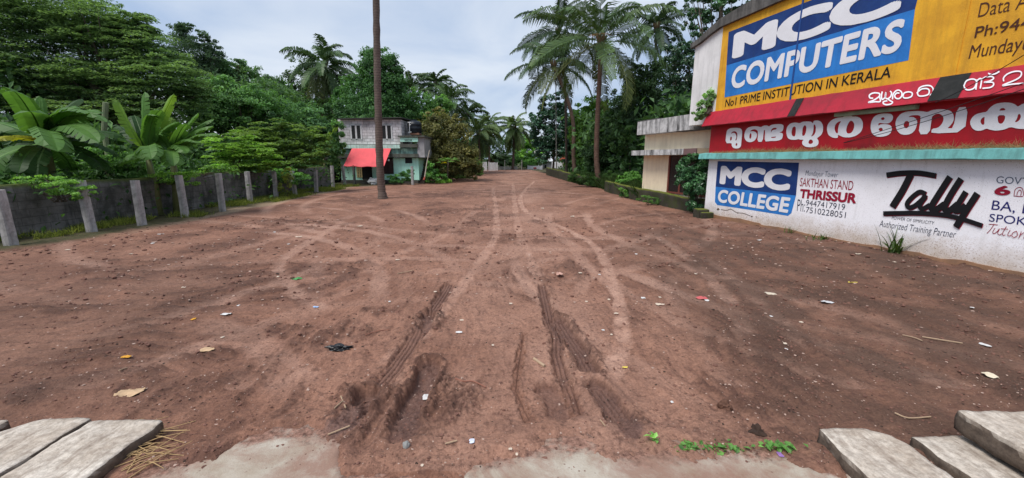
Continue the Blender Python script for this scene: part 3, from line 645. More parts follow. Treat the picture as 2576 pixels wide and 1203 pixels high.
strokes(T4, [[(1800, 938), (1860, 940), (1945, 950)], [(1880, 945), (1830, 1020), (1770, 1085)], [(1900, 1000), (1865, 1060), (1880, 1090), (1930, 1060), (1975, 1010)], [(1975, 1010), (1945, 1080), (1975, 1110), (2010, 1090)], [(2085, 975), (2030, 1070), (2030, 1115), (2070, 1110)], [(2000, 1010), (2110, 1018)],
 [(2150, 1030), (2110, 1100), (2130, 1130), (2165, 1110)], [(2250, 1050), (2190, 1080), (2180, 1130), (2220, 1150), (2270, 1110), (2250, 1050)], [(2330, 1060), (2290, 1165)], [(2300, 1130), (2360, 1080), (2390, 1090), (2370, 1170)]], 11, MAROON, .006)
strokes(T4, [[(2205, 480), (2225, 380), (2290, 342), (2345, 370), (2352, 482), (2205, 480)], [(2255, 470), (2265, 420), (2300, 385), (2325, 410), (2318, 475)]], 11, MAROON, .006)
# bare plaster chips and cracks low on the white wall
CHIP = stained('bare_plaster', (.16, .12, .09, 1), (.04, .035, .03, 1), .8, 12)
for (x, y, sz) in ((378, 492, .05), (620, 545, .035), (652, 548, .02), (520, 520, .02)):
    s, z = W(*Z5(x, y)); n_ = 9; coat('plaster_chip', [(s + sz * 1.5 * random.uniform(.5, 1) * math.cos(t), z + sz * random.uniform(.4, 1) * math.sin(t)) for t in np.linspace(0, 6.28, n_, False)], .005, CHIP)
strokes(Z5, [[(400, 495), (440, 500), (470, 492), (510, 515), (560, 522), (610, 540)]], 4, CHIP, .005).name = 'plaster_crack'
# dry grass caught along the ledge above the teal sunshade
V = []; F = []
for i in range(2600):
    s = random.uniform(.1, 7.5); o = random.uniform(.03, .2); p0 = WP(s, 2.19, o); ln = random.uniform(.04, .17) * (1.3 if 1 < s < 4 or s > 5 else .7)
    d = WT * random.uniform(-.9, .9) + WNRM * random.uniform(-.4, .7) + np.array([0, 0, random.uniform(.1, .8)]); d /= np.linalg.norm(d); sd_ = np.cross(d, WNRM) * .005
    b_ = len(V); V += [p0 - sd_, p0 + sd_, p0 + d * ln]; F.append((b_, b_ + 1, b_ + 2))
tag(mk('dry_grass', V, F, plain('dry_straw', (.36, .22, .10, 1), .9)), 'dry brown grass caught along the ledge above the teal sunshade', 'grass', kind='stuff')
# ---------------------------------------------------------------- cream annex beyond it
AO = -.85
an = empty('cream_annex', WP(-4, 0, -3), 'low cream building with black streaked parapet behind the mossy wall', 'building')
s_end = W(1617, 440, AO)[0]; zp1_ = W(1602, 308, AO + .5)[1]
wblock(MB(), s_end, -.28, -.1, zp1_ - .12, AO, -6).build('wall', CREAM, an)
zp0, zp1 = W(1602, 340, AO + .5)[1], W(1602, 308, AO + .5)[1]
sp = W(1603, 325, AO + .5)[0]; sq = W(1738, 300, AO + .5)[0]
bm_ = wblock(MB(), sp, sq, zp0, zp1, AO + .5, -6.3); bm_.build('parapet', STREAKY, an)
wblock(MB(), sq - 1.0, -.40, zp0 - .02, zp0 + .12, AO + .35, AO + .003).build('ledge', DKCON, an)
z0_, z1_ = W(1600, 391, AO + .6)[1], W(1600, 379, AO + .6)[1]
sh0 = W(1588, 385, AO + .6)[0]
for i in range(7):
    a_ = sh0 + (-.36 - sh0) * i / 7; b2_ = sh0 + (-.36 - sh0) * (i + 1) / 7 - .03
    wblock(MB(), a_, b2_, z0_, z1_ + .005 * (i % 3), AO + .6 + .01 * (i % 2), AO + .004).build('sunshade', [STREAKY, STREAKY, STREAKY, STREAKY, STREAKY, stained('mauve_shade', (.20, .12, .12, 1), (.07, .05, .05, 1)), stained('worn_shade', (.45, .33, .20, 1), (.2, .2, .2, 1))][i], an)
w0, w1 = W(1680, 440, AO + .05)[0], -.75; wz0, wz1 = W(1680, 481, AO + .05)[1], z0_ - .02
fr = MB()
for a_, b2_ in ((w0, w0 + .09), (w0 + .75, w0 + .84), (w1 - .09, w1)): wblock(fr, a_, b2_, wz0, wz1, AO + .06, AO + .002)
wblock(fr, w0, w1, wz0 - .07, wz0, AO + .06, AO + .002)
win = wblock(MB(), w0 + .05, w1 - .05, wz0, wz1, AO + .03, AO + .001).build('window', plain('dark_glass', (.012, .012, .014, 1), .25, .5), an)
o = fr.build('window_frame', stained('brown_frame', (.20, .055, .04, 1), (.10, .04, .03, 1)), an); 
wblock(MB(), s_end - .001, s_end + 1.6, zp1 + .0, zp1 + .05, AO + .45, AO + .3).build('parapet_coping', DKCON, an)
# ---------------------------------------------------------------- mossy boundary wall, right
MOSS = None
def mossy(name):
    k = NM(name); v = k.coord(); geo = k.n('ShaderNodeNewGeometry'); sx = k.n('ShaderNodeSeparateXYZ'); k.l(geo.outputs['Normal'], sx.inputs[0])
    c = k.mix(k.ramp(k.noise(v, 1.6, 8, .65), .4, .62), (.055, .048, .036, 1), (.018, .018, .014, 1))
    c = k.mix(k.math('MULTIPLY', k.ramp(k.noise(v, 3.2, 6, .6), .45, .62), .7), c, (.05, .062, .015, 1))
    c = k.mix(k.ramp(k.math('ADD', sx.outputs[2], k.math('MULTIPLY', k.noise(v, 5, 4), .4)), .55, .9), c, (.115, .13, .018, 1))
    k.bump(k.noise(v, 22, 6, .7), .8, .04); return k.fin(c, .95)
MOSS = mossy('mossy_masonry')
def rough_wall(name, pts, th, h0, h1, mat, label, cat='wall', group=None, seed=0, res=.14):
    P = [np.array(p[:2]) for p in pts]; L_ = [0]
    for i in range(len(P) - 1): L_.append(L_[-1] + np.linalg.norm(P[i + 1] - P[i]))
    n = max(8, int(L_[-1] / res)); V = []; nz_ = 7
    for i in range(n + 1):
        t = L_[-1] * i / n; x = np.interp(t, L_, [p[0] for p in P]); y = np.interp(t, L_, [p[1] for p in P])
        j = min(len(P) - 2, max(0, int(np.searchsorted(L_, t) - 1))); d = P[j + 1] - P[j]; d /= np.linalg.norm(d); nr = np.array([-d[1], d[0]])
        h = h0 + (h1 - h0) * i / n + .05 * float(fbm(np.array([t * .9]), np.array([seed + .1]), seed, 4)[0])
        prof = [(-th / 2, -.12)] + [(-th / 2, h * q / nz_) for q in range(1, nz_)] + [(-th / 2 + .02, h - .01), (0, h + .015), (th / 2 - .02, h - .01)] + [(th / 2, h * q / nz_) for q in range(nz_ - 1, 0, -1)] + [(th / 2, -.12)]
        for o_, z_ in prof:
            jj = .035 * float(fbm(np.array([t * 2.2 + o_ * 9]), np.array([z_ * 3 + seed]), seed + 2, 3)[0])
            V.append((x + nr[0] * (o_ + jj), y + nr[1] * (o_ + jj), z_))
    m = len(prof); F = [(i * m + j, (i + 1) * m + j, (i + 1) * m + j + 1, i * m + j + 1) for i in range(n) for j in range(m - 1)] + [tuple(range(m)), tuple(range(n * m + m - 1, n * m - 1, -1))]
    return tag(mk(name, V, F, mat, smooth=True), label, cat, group)
rough_wall('mossy_wall', [G(1768, 540) + [.1, 0, 0], G(1690, 524) + [.1, 0, 0], G(1600, 504) + [.1, 0, 0], G(1522, 481) + [.05, 0, 0]], .22, .52, .66, MOSS, 'low mossy boundary wall running from the painted building to the near palm', seed=3)
rough_wall('mossy_wall', [G(1478, 468) + [0, 0, 0], G(1440, 459), G(1400, 447), G(1376, 440)], .25, .74, .92, MOSS, 'far stretch of mossy boundary wall beyond the near palm', seed=9)
b = MB(); c_ = G(1755, 548); b.box((c_[0] - .05, c_[1] - .1, -.1), (c_[0] + .35, c_[1] + .3, .30)); b.box((c_[0] + .0, c_[1] - .28, -.1), (c_[0] + .42, c_[1] - .11, .22))
tag(bevel(b.build('broken_masonry', MOSS), .04), 'mossy broken masonry blocks at the corner of the painted building', 'rubble')
# ---------------------------------------------------------------- compound wall and fence posts, left
k = NM('grey_block_wall'); v = k.coord((0, 1, 1), 'Object'); cb = k.n('ShaderNodeCombineXYZ'); sp_ = k.n('ShaderNodeSeparateXYZ'); cc = k.n('ShaderNodeTexCoord'); k.l(cc.outputs['Object'], sp_.inputs[0]); k.l(sp_.outputs[1], cb.inputs[0]); k.l(sp_.outputs[2], cb.inputs[1])
br_ = k.n('ShaderNodeTexBrick'); br_.inputs['Scale'].default_value = 1.0; br_.inputs['Brick Width'].default_value = .42; br_.inputs['Row Height'].default_value = .21; br_.inputs['Mortar Size'].default_value = .012; br_.inputs['Mortar Smooth'].default_value = .3
br_.inputs['Color1'].default_value = (.215, .205, .20, 1); br_.inputs['Color2'].default_value = (.175, .17, .165, 1); br_.inputs['Mortar'].default_value = (.125, .12, .115, 1); k.l(cb.outputs[0], br_.inputs['Vector'])
v = k.coord()
c = k.mix(k.math('MULTIPLY', k.ramp(k.noise(v, 1.1, 8, .7), .43, .62), .82), br_.outputs[0], (.040, .042, .036, 1))
c = k.mix(k.math('MULTIPLY', k.ramp(k.noise(k.coord((2.5, 2.5, .3)), 1.5, 7, .7), .5, .68), .7), c, (.02, .022, .02, 1))
geo = k.n('ShaderNodeNewGeometry'); sx = k.n('ShaderNodeSeparateXYZ'); k.l(geo.outputs['Normal'], sx.inputs[0])
c = k.mix(k.ramp(k.math('ADD', sx.outputs[2], k.math('MULTIPLY', k.noise(v, 5, 4), .35)), .5, .85), c, (.075, .095, .02, 1))
k.bump(k.noise(v, 30, 5, .7), .6, .02); BLOCK = k.fin(c, .92)
LW = [(-12.75, 2.0), (-12.75, 10.5), (-12.7, 13), (-12.8, 16), (-13.2, 22.7), (-13.3, 29.6)]
rough_wall('compound_wall', LW, .22, 1.28, 1.5, BLOCK, 'dark grey block compound wall with mossy top behind the posts', seed=5)
CONP = stained('grey_post_concrete', (.46, .44, .43, 1), (.12, .115, .11, 1), .9, 5, .95, .6, .5, (.10, .10, .10, 1))
def post_mesh(h, wv, seed):
    rr = random.Random(seed); V = []; n = 9
    for i in range(n):
        z = -.25 + (h + .25) * i / (n - 1); a = wv * (1 - .08 * i / n) + rr.uniform(-.003, .003); dx, dy = rr.uniform(-.003, .003), rr.uniform(-.003, .003); c_ = a * .25
        for x, y in ((-a, -a + c_), (-a + c_, -a), (a - c_, -a), (a, -a + c_), (a, a - c_), (a - c_, a), (-a + c_, a), (-a, a - c_)): V.append((x + dx, y + dy, z))
    F = [(i * 8 + j, i * 8 + (j + 1) % 8, (i + 1) * 8 + (j + 1) % 8, (i + 1) * 8 + j) for i in range(n - 1) for j in range(8)] + [tuple(range((n - 1) * 8, n * 8)), tuple(range(7, -1, -1))]
    return rawmesh('fence_post', V, F, False, None, [CONP])
PM = [post_mesh(1.0, .095, i) for i in range(3)]
PLAB = ['grey concrete fence post at the left edge of the photo, widest in view', 'grey concrete fence post with a creeper patch on the wall to its left', 'grey concrete fence post below the left banana leaves', 'dark stained grey fence post below the tall banana plants', 'grey fence post, fifth along the row from the nearest',
        'slim grey fence post, sixth along the row from the nearest', 'grey fence post below the olive leafed tree', 'grey fence post next to the yellowing bush on the wall', 'grey fence post below the olive tree where the sand strip starts', 'grey fence post just left of the dark carport', 'grey fence post at the corner of the mint green house']
for i, ((x, y), top, lb) in enumerate(zip([(30, 622), (232, 585), (358, 568), (467, 548), (560, 530), (630, 510), (695, 500), (743, 492), (796, 484), (838, 474), (868, 468)], [478, 454, 454, 441, 436, 432, 432, 430, 427, 417, 414], PLAB)):
    p = G(x, y); h = PT(x, top, p[1])[2]; o = link(bpy.data.objects.new('fence_post', PM[i % 3])); o.location = Vector(p); o.scale = (1, 1, h)
    o.rotation_euler = (R(random.uniform(-2, 2)), R(random.uniform(-2.5, 2.5)), R(random.uniform(-8, 8))); tag(o, lb, 'post', 'concrete fence posts along the left side')
p = PT(1038, 455, 31.2); p[2] = 0
o = link(bpy.data.objects.new('fence_post', PM[1])); o.location = Vector(p); o.scale = (1, 1, 1.45); tag(o, 'single grey post in front of the bush beside the mint green wall', 'post', 'concrete fence posts along the left side')
# ---------------------------------------------------------------- the mint green house
YH = 33.0
def hz(x, y): return (824.3 + x * .182, 270.5 + y * .182)
def HP(x, y, Yd): return PT(*hz(x, y), Yd)
def hbox(mb, x0, y0, x1, y1, Yf, Yb):
    a, b2 = HP(x0, y1, Yf), HP(x1, y0, Yf); mb.box((a[0], Yf, a[2]), (b2[0], Yb, b2[2])); return mb
MINT = stained('mint_paint', (.58, 1.0, .84, 1), (.40, .72, .58, 1), .4, .8, .8, .2, .2, (.16, .24, .19, 1))
MINTD = stained('weathered_mint', (.40, .66, .56, 1), (.045, .05, .045, 1), .9, .9, .9, .3, .8, (.03, .035, .03, 1))
MOLD = stained('mouldy_concrete', (.10, .10, .085, 1), (.03, .033, .025, 1), .8, 1.6, .95, .4, .5, (.16, .2, .17, 1))
k = NM('white_block_wall'); cb = k.n('ShaderNodeCombineXYZ'); sp_ = k.n('ShaderNodeSeparateXYZ'); cc = k.n('ShaderNodeTexCoord'); k.l(cc.outputs['Object'], sp_.inputs[0]); k.l(k.math('ADD', sp_.outputs[0], sp_.outputs[1]), cb.inputs[0]); k.l(sp_.outputs[2], cb.inputs[1])
br_ = k.n('ShaderNodeTexBrick'); br_.inputs['Scale'].default_value = 1.0; br_.inputs['Brick Width'].default_value = .46; br_.inputs['Row Height'].default_value = .225; br_.inputs['Mortar Size'].default_value = .014; br_.inputs['Mortar Smooth'].default_value = .4
br_.inputs['Color1'].default_value = (.70, .67, .68, 1); br_.inputs['Color2'].default_value = (.56, .53, .53, 1); br_.inputs['Mortar'].default_value = (.20, .18, .18, 1); k.l(cb.outputs[0], br_.inputs['Vector'])
v = k.coord(); c = k.mix(k.math('MULTIPLY', k.ramp(k.noise(v, .9, 8, .7), .45, .68), .75), br_.outputs[0], (.13, .12, .12, 1)); k.bump(k.noise(v, 20, 5), .4, .02); HBLK = k.fin(c, .9)
WFR = plain('white_frame_paint', (.60, .60, .60, 1), .6); DARK = plain('dark_interior', (.010, .010, .012, 1), .5, .3)
hs = empty('mint_house', (HP(600, 1000, YH)[0], YH + 2, 0), 'two storey house, bare grey blocks above and mint green walls below with a red awning', 'house')
def H(name, r, Yf, Yb, mat, bv=0):
    o = hbox(MB(), *r, Yf, Yb).build(name, mat, hs)
    return bevel(o, bv) if bv else o
H('upper_wall', (166, 168, 1012, 512), YH, YH + 3.3, HBLK)
b = MB(); a, d = HP(140, 150, YH - .35), HP(1022, 133, YH - .35); b.hexa([(a[0], YH - .4, a[2] - .06), (d[0], YH - .4, a[2] + .02), (d[0] + .3, YH + 3.9, a[2] + .06), (a[0], YH + 3.9, a[2])], [(a[0], YH - .4, a[2] + .0), (d[0], YH - .4, a[2] + .09), (d[0] + .3, YH + 3.9, a[2] + .15), (a[0], YH + 3.9, a[2] + .08)])
b.build('roof', stained('dark_sheet_roof', (.06, .06, .055, 1), (.02, .022, .018, 1)), hs)
for x0, x1 in ((318, 465), (740, 886)):
    g = H('window', (x0 + 6, 248, x1 - 4, 436), YH - .012, YH + .1, DARK)
    b = MB(); t_ = 5
    for r in ((x0, 240, x0 + t_, 442), (x1 - t_, 240, x1, 442), ((x0 + x1) / 2 - 4, 240, (x0 + x1) / 2 + 4, 442), (x0 + t_ + .3, 240, x1 - t_ - .3, 248), (x0 + t_ + .3, 434, x1 - t_ - .3, 442)): hbox(b, *r, YH - .05, YH - .004)
    f_ = b.build('window_frame', WFR, hs); f_.parent = g; f_.matrix_parent_inverse = Matrix(); f_.location = (0, 0, 0)
    b = MB()
    for q in range(1, 9):
        xx = x0 + (x1 - x0) * q / 9; hbox(b, xx - 1.2, 250, xx + 1.2, 433, YH - .03, YH - .015)
    f_ = b.build('window_bars', plain('window_bar', (.02, .02, .02, 1), .5), hs); f_.parent = g; f_.location = (0, 0, 0)
H('floor_band', (150, 516, 1000, 566), YH - .4, YH + 3.2, stained('mint_band', (.55, .78, .70, 1), (.18, .2, .18, 1), .5, 1.2, .85, .2, .5, (.1, .12, .1, 1)))
H('recess_wall', (187, 567, 1240, 690), YH - .15, YH + 3.3, MINTD)
H('sunshade', (130, 640, 330, 696), YH - .5, YH + .3, MOLD); H('sunshade', (860, 640, 1250, 690), YH - .5, YH + .3, MOLD)
H('balcony_wall', (995, 505, 1243, 552), YH - .55, YH - .42, MOLD); H('balcony_wall', (1003, 417, 1245, 474), YH - .56, YH - .43, MINT)
b = MB()
for q in range(6): hbox(b, 1066 + q * 18, 440, 1073 + q * 18, 468, YH - .575, YH - .555)
b.build('vent_slots', DARK, hs)
H('balcony_side_wall', (1246, 410, 1330, 690), YH - .4, YH + 2.6, stained('grey_plaster', (.46, .45, .46, 1), (.16, .16, .16, 1), .7, 1.2))
H('balcony_pillar', (1003, 476, 1020, 505), YH - .54, YH - .44, MOLD); H('balcony_roof', (968, 388, 1338, 410), YH - .7, YH + 2.5, MOLD)
H('lower_wall', (196, 700, 1252, 1004), YH, YH + 3.3, MINT)
H('plinth', (190, 1003, 1250, 1068), YH - .1, YH + 3.2, stained('dark_plinth', (.09, .085, .075, 1), (.03, .035, .025, 1)))
for i_, (y0_, y1_) in enumerate(((1040, 1095), (1015, 1040), (990, 1015))): H('step', (470 + i_ * 8, y0_, 690 - i_ * 10, y1_), YH - 1.0 + .3 * i_, YH - .1, stained('step_concrete', (.13, .12, .10, 1), (.05, .05, .04, 1)))
H('door', (480, 806, 608, 992), YH - .02, YH + .1, DARK)
g = H('window', (405, 808, 470, 968), YH - .012, YH + .1, DARK); b = MB()
for q in range(3): hbox(b, 405 + q * 28, 808, 413 + q * 28, 968, YH - .05, YH - .015)
for q in range(5): hbox(b, 413, 808 + q * 38.2, 462, 815 + q * 38.2, YH - .045, YH - .016)
f_ = b.build('window_frame', plain('cream_frame', (.62, .50, .26, 1), .6), hs); f_.parent = g; f_.location = (0, 0, 0)
g = H('window', (765, 700, 900, 914), YH - .05, YH + .1, stained('brown_shutter', (.055, .035, .035, 1), (.02, .015, .015, 1))); b = MB()
for r in ((760, 700, 768, 918), (894, 700, 902, 918), (826, 700, 834, 918), (769, 910, 893, 918)): hbox(b, *r, YH - .08, YH - .052)
f_ = b.build('window_frame', plain('dark_brown_frame', (.035, .02, .02, 1), .6), hs); f_.parent = g; f_.location = (0, 0, 0)
H('window', (1072, 694, 1166, 772), YH - .02, YH + .1, DARK)
b = MB(); 
for q in range(13):
    t0 = q / 13; y0 = 1040 - q * 27; b2_ = HP(1258 + 2 * q, y0, YH + .2 * q); e_ = HP(1336 + 1 * q, y0, YH + .2 * q)
    b.box((b2_[0], YH + .2 * q, -.1), (e_[0], YH + .2 * q + .21, max(.05, b2_[2])))
b.build('outside_stair', stained('dark_stair', (.06, .045, .035, 1), (.02, .018, .014, 1)), hs)
# red awning sheet with thickness and a slight sag, on two poles
A0, A1, B0, B1 = HP(335, 566, YH - .45), HP(876, 566, YH - .45), HP(222, 805, YH - 2.0), HP(782, 806, YH - 2.0); V = []
nn = 14
for lay in (0, -.03):
    for i in range(nn + 1):
        for j in range(nn + 1):
            u_, v_ = i / nn, j / nn; p = (A0 * (1 - u_) + A1 * u_) * (1 - v_) + (B0 * (1 - u_) + B1 * u_) * v_
            V.append(p + [0, 0, lay - .06 * math.sin(math.pi * u_) * v_ + .030 * math.sin(u_ * 19 + v_ * 3) * v_ + .004 * random.uniform(-1, 1)])
q = nn + 1; o2 = q * q; F = [(i * q + j, (i + 1) * q + j, (i + 1) * q + j + 1, i * q + j + 1) for i in range(nn) for j in range(nn)]; F += [tuple(o2 + k_ for k_ in f[::-1]) for f in F]
rimi = [i * q for i in range(q)] + [nn * q + j for j in range(1, q)] + [i * q + nn for i in range(nn - 1, -1, -1)] + [j for j in range(nn - 1, 0, -1)]
F += [(rimi[i], rimi[(i + 1) % len(rimi)], o2 + rimi[(i + 1) % len(rimi)], o2 + rimi[i]) for i in range(len(rimi))]
mk('awning', V, F, plain('red_tarpaulin', (.74, .085, .10, 1), .55, .35, .2, 2), hs)
for x in (375, 770):
    p = HP(x, 1060, YH - 1.9); MB().tube([(p[0], p[1], 0), (p[0], p[1], HP(x, 800, YH - 1.9)[2])], .10 if x < 500 else .03, 8).build('awning_post', DKCON, hs)
p = HP(842, 730, YH - .9); bm = bmesh.new(); bmesh.ops.create_uvsphere(bm, u_segments=12, v_segments=8, radius=.085); m_ = bpy.data.meshes.new('lamp_globe'); bm.to_mesh(m_); bm.free(); m_.materials.append(WFR)
o = link(bpy.data.objects.new('lamp_globe', m_), hs); o.location = Vector(p) - hs.location
# carport left of the house
cp = empty('carport', (HP(120, 1000, YH + .5)[0], YH + .5, 0), 'dark open carport against the left side of the mint house', 'carport')
hbox(MB(), -60, 690, 190, 715, YH - .6, YH + 3).build('roof', stained('dark_sheet_roof', (.06, .06, .055, 1), (.02, .022, .018, 1)), cp); hbox(MB(), -60, 716, 190, 1085, YH + 2.5, YH + 2.7).build('back_wall', plain('painted_shade_wall', (.02, .02, .02, 1), .9), cp)  # back and side walls coloured near black to paint in the carport's shade
hbox(MB(), -60, 716, -40, 1085, YH - .2, YH + 2.49).build('side_wall', plain('painted_shade_wall', (.02, .02, .02, 1), .9), cp)
# water tank, pipe, pole, sack, flower pot
tk = empty('water_tank', (HP(1205, 350, YH + 1.2)[0], YH + 1.2, HP(1205, 352, YH + 1.2)[2]), 'black plastic water tank on the roof slab at the right of the house', 'water tank')
c0 = np.array(tk.location); rt = .58; prof = [(rt * .96, 0), (rt, .06), (rt, .3), (rt * 1.03, .33), (rt, .36), (rt, .62), (rt * 1.03, .65), (rt, .68), (rt * .98, .78), (rt * .7, .92), (rt * .3, .98)]
V = [c0 + [r * math.cos(t), r * math.sin(t), z] for r, z in prof for t in np.linspace(0, 2 * math.pi, 20, False)]; F = [(i * 20 + j, i * 20 + (j + 1) % 20, (i + 1) * 20 + (j + 1) % 20, (i + 1) * 20 + j) for i in range(len(prof) - 1) for j in range(20)] + [tuple(range(len(prof) * 20 - 20, len(prof) * 20))]
mk('tank_body', V, F, plain('black_plastic', (.012, .016, .022, 1), .4), tk, smooth=True); MB().tube([c0 + [0, 0, .97], c0 + [0, 0, 1.06]], .2, 14).build('tank_lid', plain('black_plastic', (.012, .016, .022, 1), .4), tk)
hbox(MB(), 1140, 352, 1262, 378, YH + .7, YH + 1.8).build('tank_stand', stained('brick_stand', (.28, .14, .09, 1), (.1, .07, .05, 1)), tk)
b = MB(); pw = .035
for a, d in (((1130, 200), (1132, 352)), ((1106, 208), (1148, 208)), ((1112, 345), (1158, 340)), ((1131, 240), (1150, 242))): b.tube([HP(*a, YH + .4), HP(*d, YH + .4)], pw, 8)
tag(b.build('white_pipe', WFR), 'white plastic pipe standing beside the black water tank', 'pipe')
b = MB(); b.tube([HP(1338, 985, YH - 1.2), HP(1372, 760, YH - 1.1), HP(1408, 590, YH - 1)], [.05, .035, .03], 8)
po = b.build('bamboo_pole', stained('pale_bamboo', (.50, .44, .36, 1), (.24, .2, .16, 1))); tag(po, 'pale bamboo pole leaning by the outside stair with a red foot', 'pole')
MB().tube([HP(1330, 1000, YH - 1.2), HP(1345, 950, YH - 1.2)], [.09, .03], 8).build('red_foot', plain('faded_red', (.42, .09, .06, 1), .8), po).location = (0, 0, 0)
def blobmesh(name, c, r, mat, label, cat, group=None, seed=0, flat=(1, 1, 1), amp=.35, sub=3, freq=2.2):
    bm = bmesh.new(); bmesh.ops.create_icosphere(bm, subdivisions=sub, radius=1); rs = random.Random(seed)
    P = np.array([v.co[:] for v in bm.verts]); nrm = P.copy(); f = fbm(P[:, 0] * freq + seed * 3.1, P[:, 1] * freq + P[:, 2] * freq * 1.3, seed, 4, .6)
    P = P * (1 + amp * 2 * f[:, None]); P = P * np.array(flat) * r
    for v_, p_ in zip(bm.verts, P): v_.co = p_
    m_ = bpy.data.meshes.new(name); bm.to_mesh(m_); bm.free(); m_.materials.append(mat); o = link(bpy.data.objects.new(name, m_)); o.location = Vector(c); return tag(o, label, cat, group)
p = HP(645, 1050, YH - 1.3); p[2] = .25
blobmesh('white_sack', p, .42, plain('white_sacking', (.72, .72, .72, 1), .8), 'white sack lying at the foot of the house steps', 'sack', seed=4, flat=(1, .7, .62), amp=.45)
# ---------------------------------------------------------------- far end of the lot
FW = stained('far_white_paint', (.82, .82, .86, 1), (.5, .5, .5, 1), .3)
def fz(x, y): return (1094.8 + x * .19273, 244.7 + y * .19273)
def FP(x, y, Yd): return PT(*fz(x, y), Yd)
def fbox(mb, x0, y0, x1, y1, Yf, Yb): a, b2 = FP(x0, y1, Yf), FP(x1, y0, Yf); mb.box((a[0], Yf, a[2]), (b2[0], Yb, b2[2])); return mb
fw = empty('white_wall', (FP(1300, 940, 78)[0], 78, 0), 'low white wall with a small red sign at the far end', 'wall')
fbox(MB(), 1205, 897, 1400, 962, 78, 78.3).build('wall', FW, fw); fbox(MB(), 1284, 918, 1322, 934, 77.94, 77.995).build('sign', plain('red_sign_paint', (.55, .03, .03, 1), .5), fw)
for x in (1205, 1345, 1392): fbox(MB(), x, 885, x + 9, 962, 77.9, 78.35).build('pillar', FW, fw)
fh = empty('white_house', (FP(1460, 900, 84)[0], 84, 0), 'small white house with a pale hipped roof at the far end', 'house')
fbox(MB(), 1385, 835, 1555, 960, 85, 90).build('wall', stained('far_grey_wall', (.42, .41, .42, 1), (.2, .2, .2, 1), .4), fh)
b = MB(); q = [FP(1372, 838, 84.5), FP(1562, 838, 84.5), FP(1562, 838, 84.5) + [0, 6, 0], FP(1372, 838, 84.5) + [0, 6, 0]]; t_ = FP(1440, 782, 87), FP(1535, 782, 87)
b.add(q + list(t_), [(0, 1, 5, 4), (1, 2, 5), (2, 3, 4, 5), (3, 0, 4), (3, 2, 1, 0)]); b.build('roof', stained('pale_roof', (.62, .64, .68, 1), (.4, .4, .4, 1), .3), fh)
fbox(MB(), 1520, 845, 1556, 960, 84.4, 84.6).build('porch_wall', FW, fh); fbox(MB(), 1430, 885, 1450, 925, 84.9, 84.99).build('window', DARK, fh)
rh = empty('red_roofed_house', (FP(1700, 880, 70)[0], 70, 0), 'white house with red roof glimpsed behind the palm trunks', 'house')
fbox(MB(), 1590, 848, 1800, 930, 70, 75).build('wall', FW, rh); b = MB(); a, d = FP(1660, 822, 69.5), FP(1770, 765, 69.5); b.hexa([(a[0], 69.5, a[2]), (d[0], 69.5, a[2]), (d[0], 74, a[2]), (a[0], 74, a[2])], [(a[0] + .5, 71, d[2]), (d[0] - .5, 71, d[2]), (d[0] - .5, 73, d[2]), (a[0] + .5, 73, d[2])]); b.build('roof', stained('red_tile', (.36, .06, .04, 1), (.2, .05, .04, 1)), rh)
fbox(MB(), 1672, 850, 1690, 905, 69.9, 69.99).build('door', plain('red_door', (.3, .04, .04, 1)), rh)
pk = empty('picket_fence', (FP(700, 940, 70)[0], 70, 0), 'white concrete picket fence at the far left end of the lot', 'fence')
for i in range(13):
    x = 620 + i * 15.5
    if i in (4,): continue
    hgt = 835 + 12 * random.random() + .06 * (x - 620)
    fbox(MB(), x, hgt, x + 8, 962, 70 + .02 * i, 70.15 + .02 * i).build('picket', FW, pk)
fbox(MB(), 800, 905, 1075, 962, 76, 76.3).build('far_low_wall', stained('far_low_wall', (.40, .39, .36, 1), (.2, .2, .18, 1))); o = bpy.data.objects['far_low_wall']; o.name = 'low_wall'; tag(o, 'low grey concrete wall between the pickets and the white wall', 'wall')
for x, lb in ((908, 'thin pale post standing before the low grey wall'), (1130, 'thin pale post standing alone left of the white wall')):
    p = FP(x, 960, 72); p[2] = 0; tag(MB().tube([p - [0, 0, .2], p + [0, 0, 1.8]], .05, 8).build('thin_post', CONP), lb, 'post', 'thin posts at the far end')
# ---------------------------------------------------------------- foliage
LEAF = leafmat('broad_leaf', (.046, .092, .052, 1), (.40, .56, .27, 1), trans=.42)
GLOSS = leafmat('glossy_leaf', (.018, .052, .030, 1), (.15, .28, .15, 1), .32, .2, .6)
PALMLEAF = leafmat('palm_leaflet', (.034, .062, .032, 1), (.20, .26, .11, 1), .5, .14, .3)
GRASS = leafmat('grass_blade', (.035, .06, .016, 1), (.20, .24, .07, 1), .6, .35)
BARK = stained('grey_brown_bark', (.14, .11, .085, 1), (.05, .04, .03, 1), .8, 3, .95, .8)
def unit(n):
    v = RNG.normal(size=(n, 3)); return v / np.linalg.norm(v, axis=1, keepdims=True)
def leaves(C, size, tint, bias=None, aspect=.5, up=.5, droop=.25, fold=.12, jitter=.35):
    """one folded four-point leaf per row of C"""
    n = len(C); nr = unit(n) * .75
    if bias is not None: nr = nr + bias * .8
    nr[:, 2] += up; nr /= np.linalg.norm(nr, axis=1, keepdims=True) + 1e-9
    a = unit(n); a[:, 2] -= droop; a -= nr * np.sum(a * nr, 1, keepdims=True); a /= np.linalg.norm(a, axis=1, keepdims=True) + 1e-9
    wv = np.cross(nr, a); s = size * (1 + jitter * (RNG.random(n) * 2 - 1)); s = s[:, None]
    V = np.stack([C - a * s * .5, C - a * s * .04 + wv * s * aspect * .5 + nr * s * fold, C + a * s * .5, C - a * s * .04 - wv * s * aspect * .5 + nr * s * fold], 1).reshape(-1, 3)
    F = np.arange(4 * n).reshape(-1, 4); return V, F, np.repeat(tint, 4)
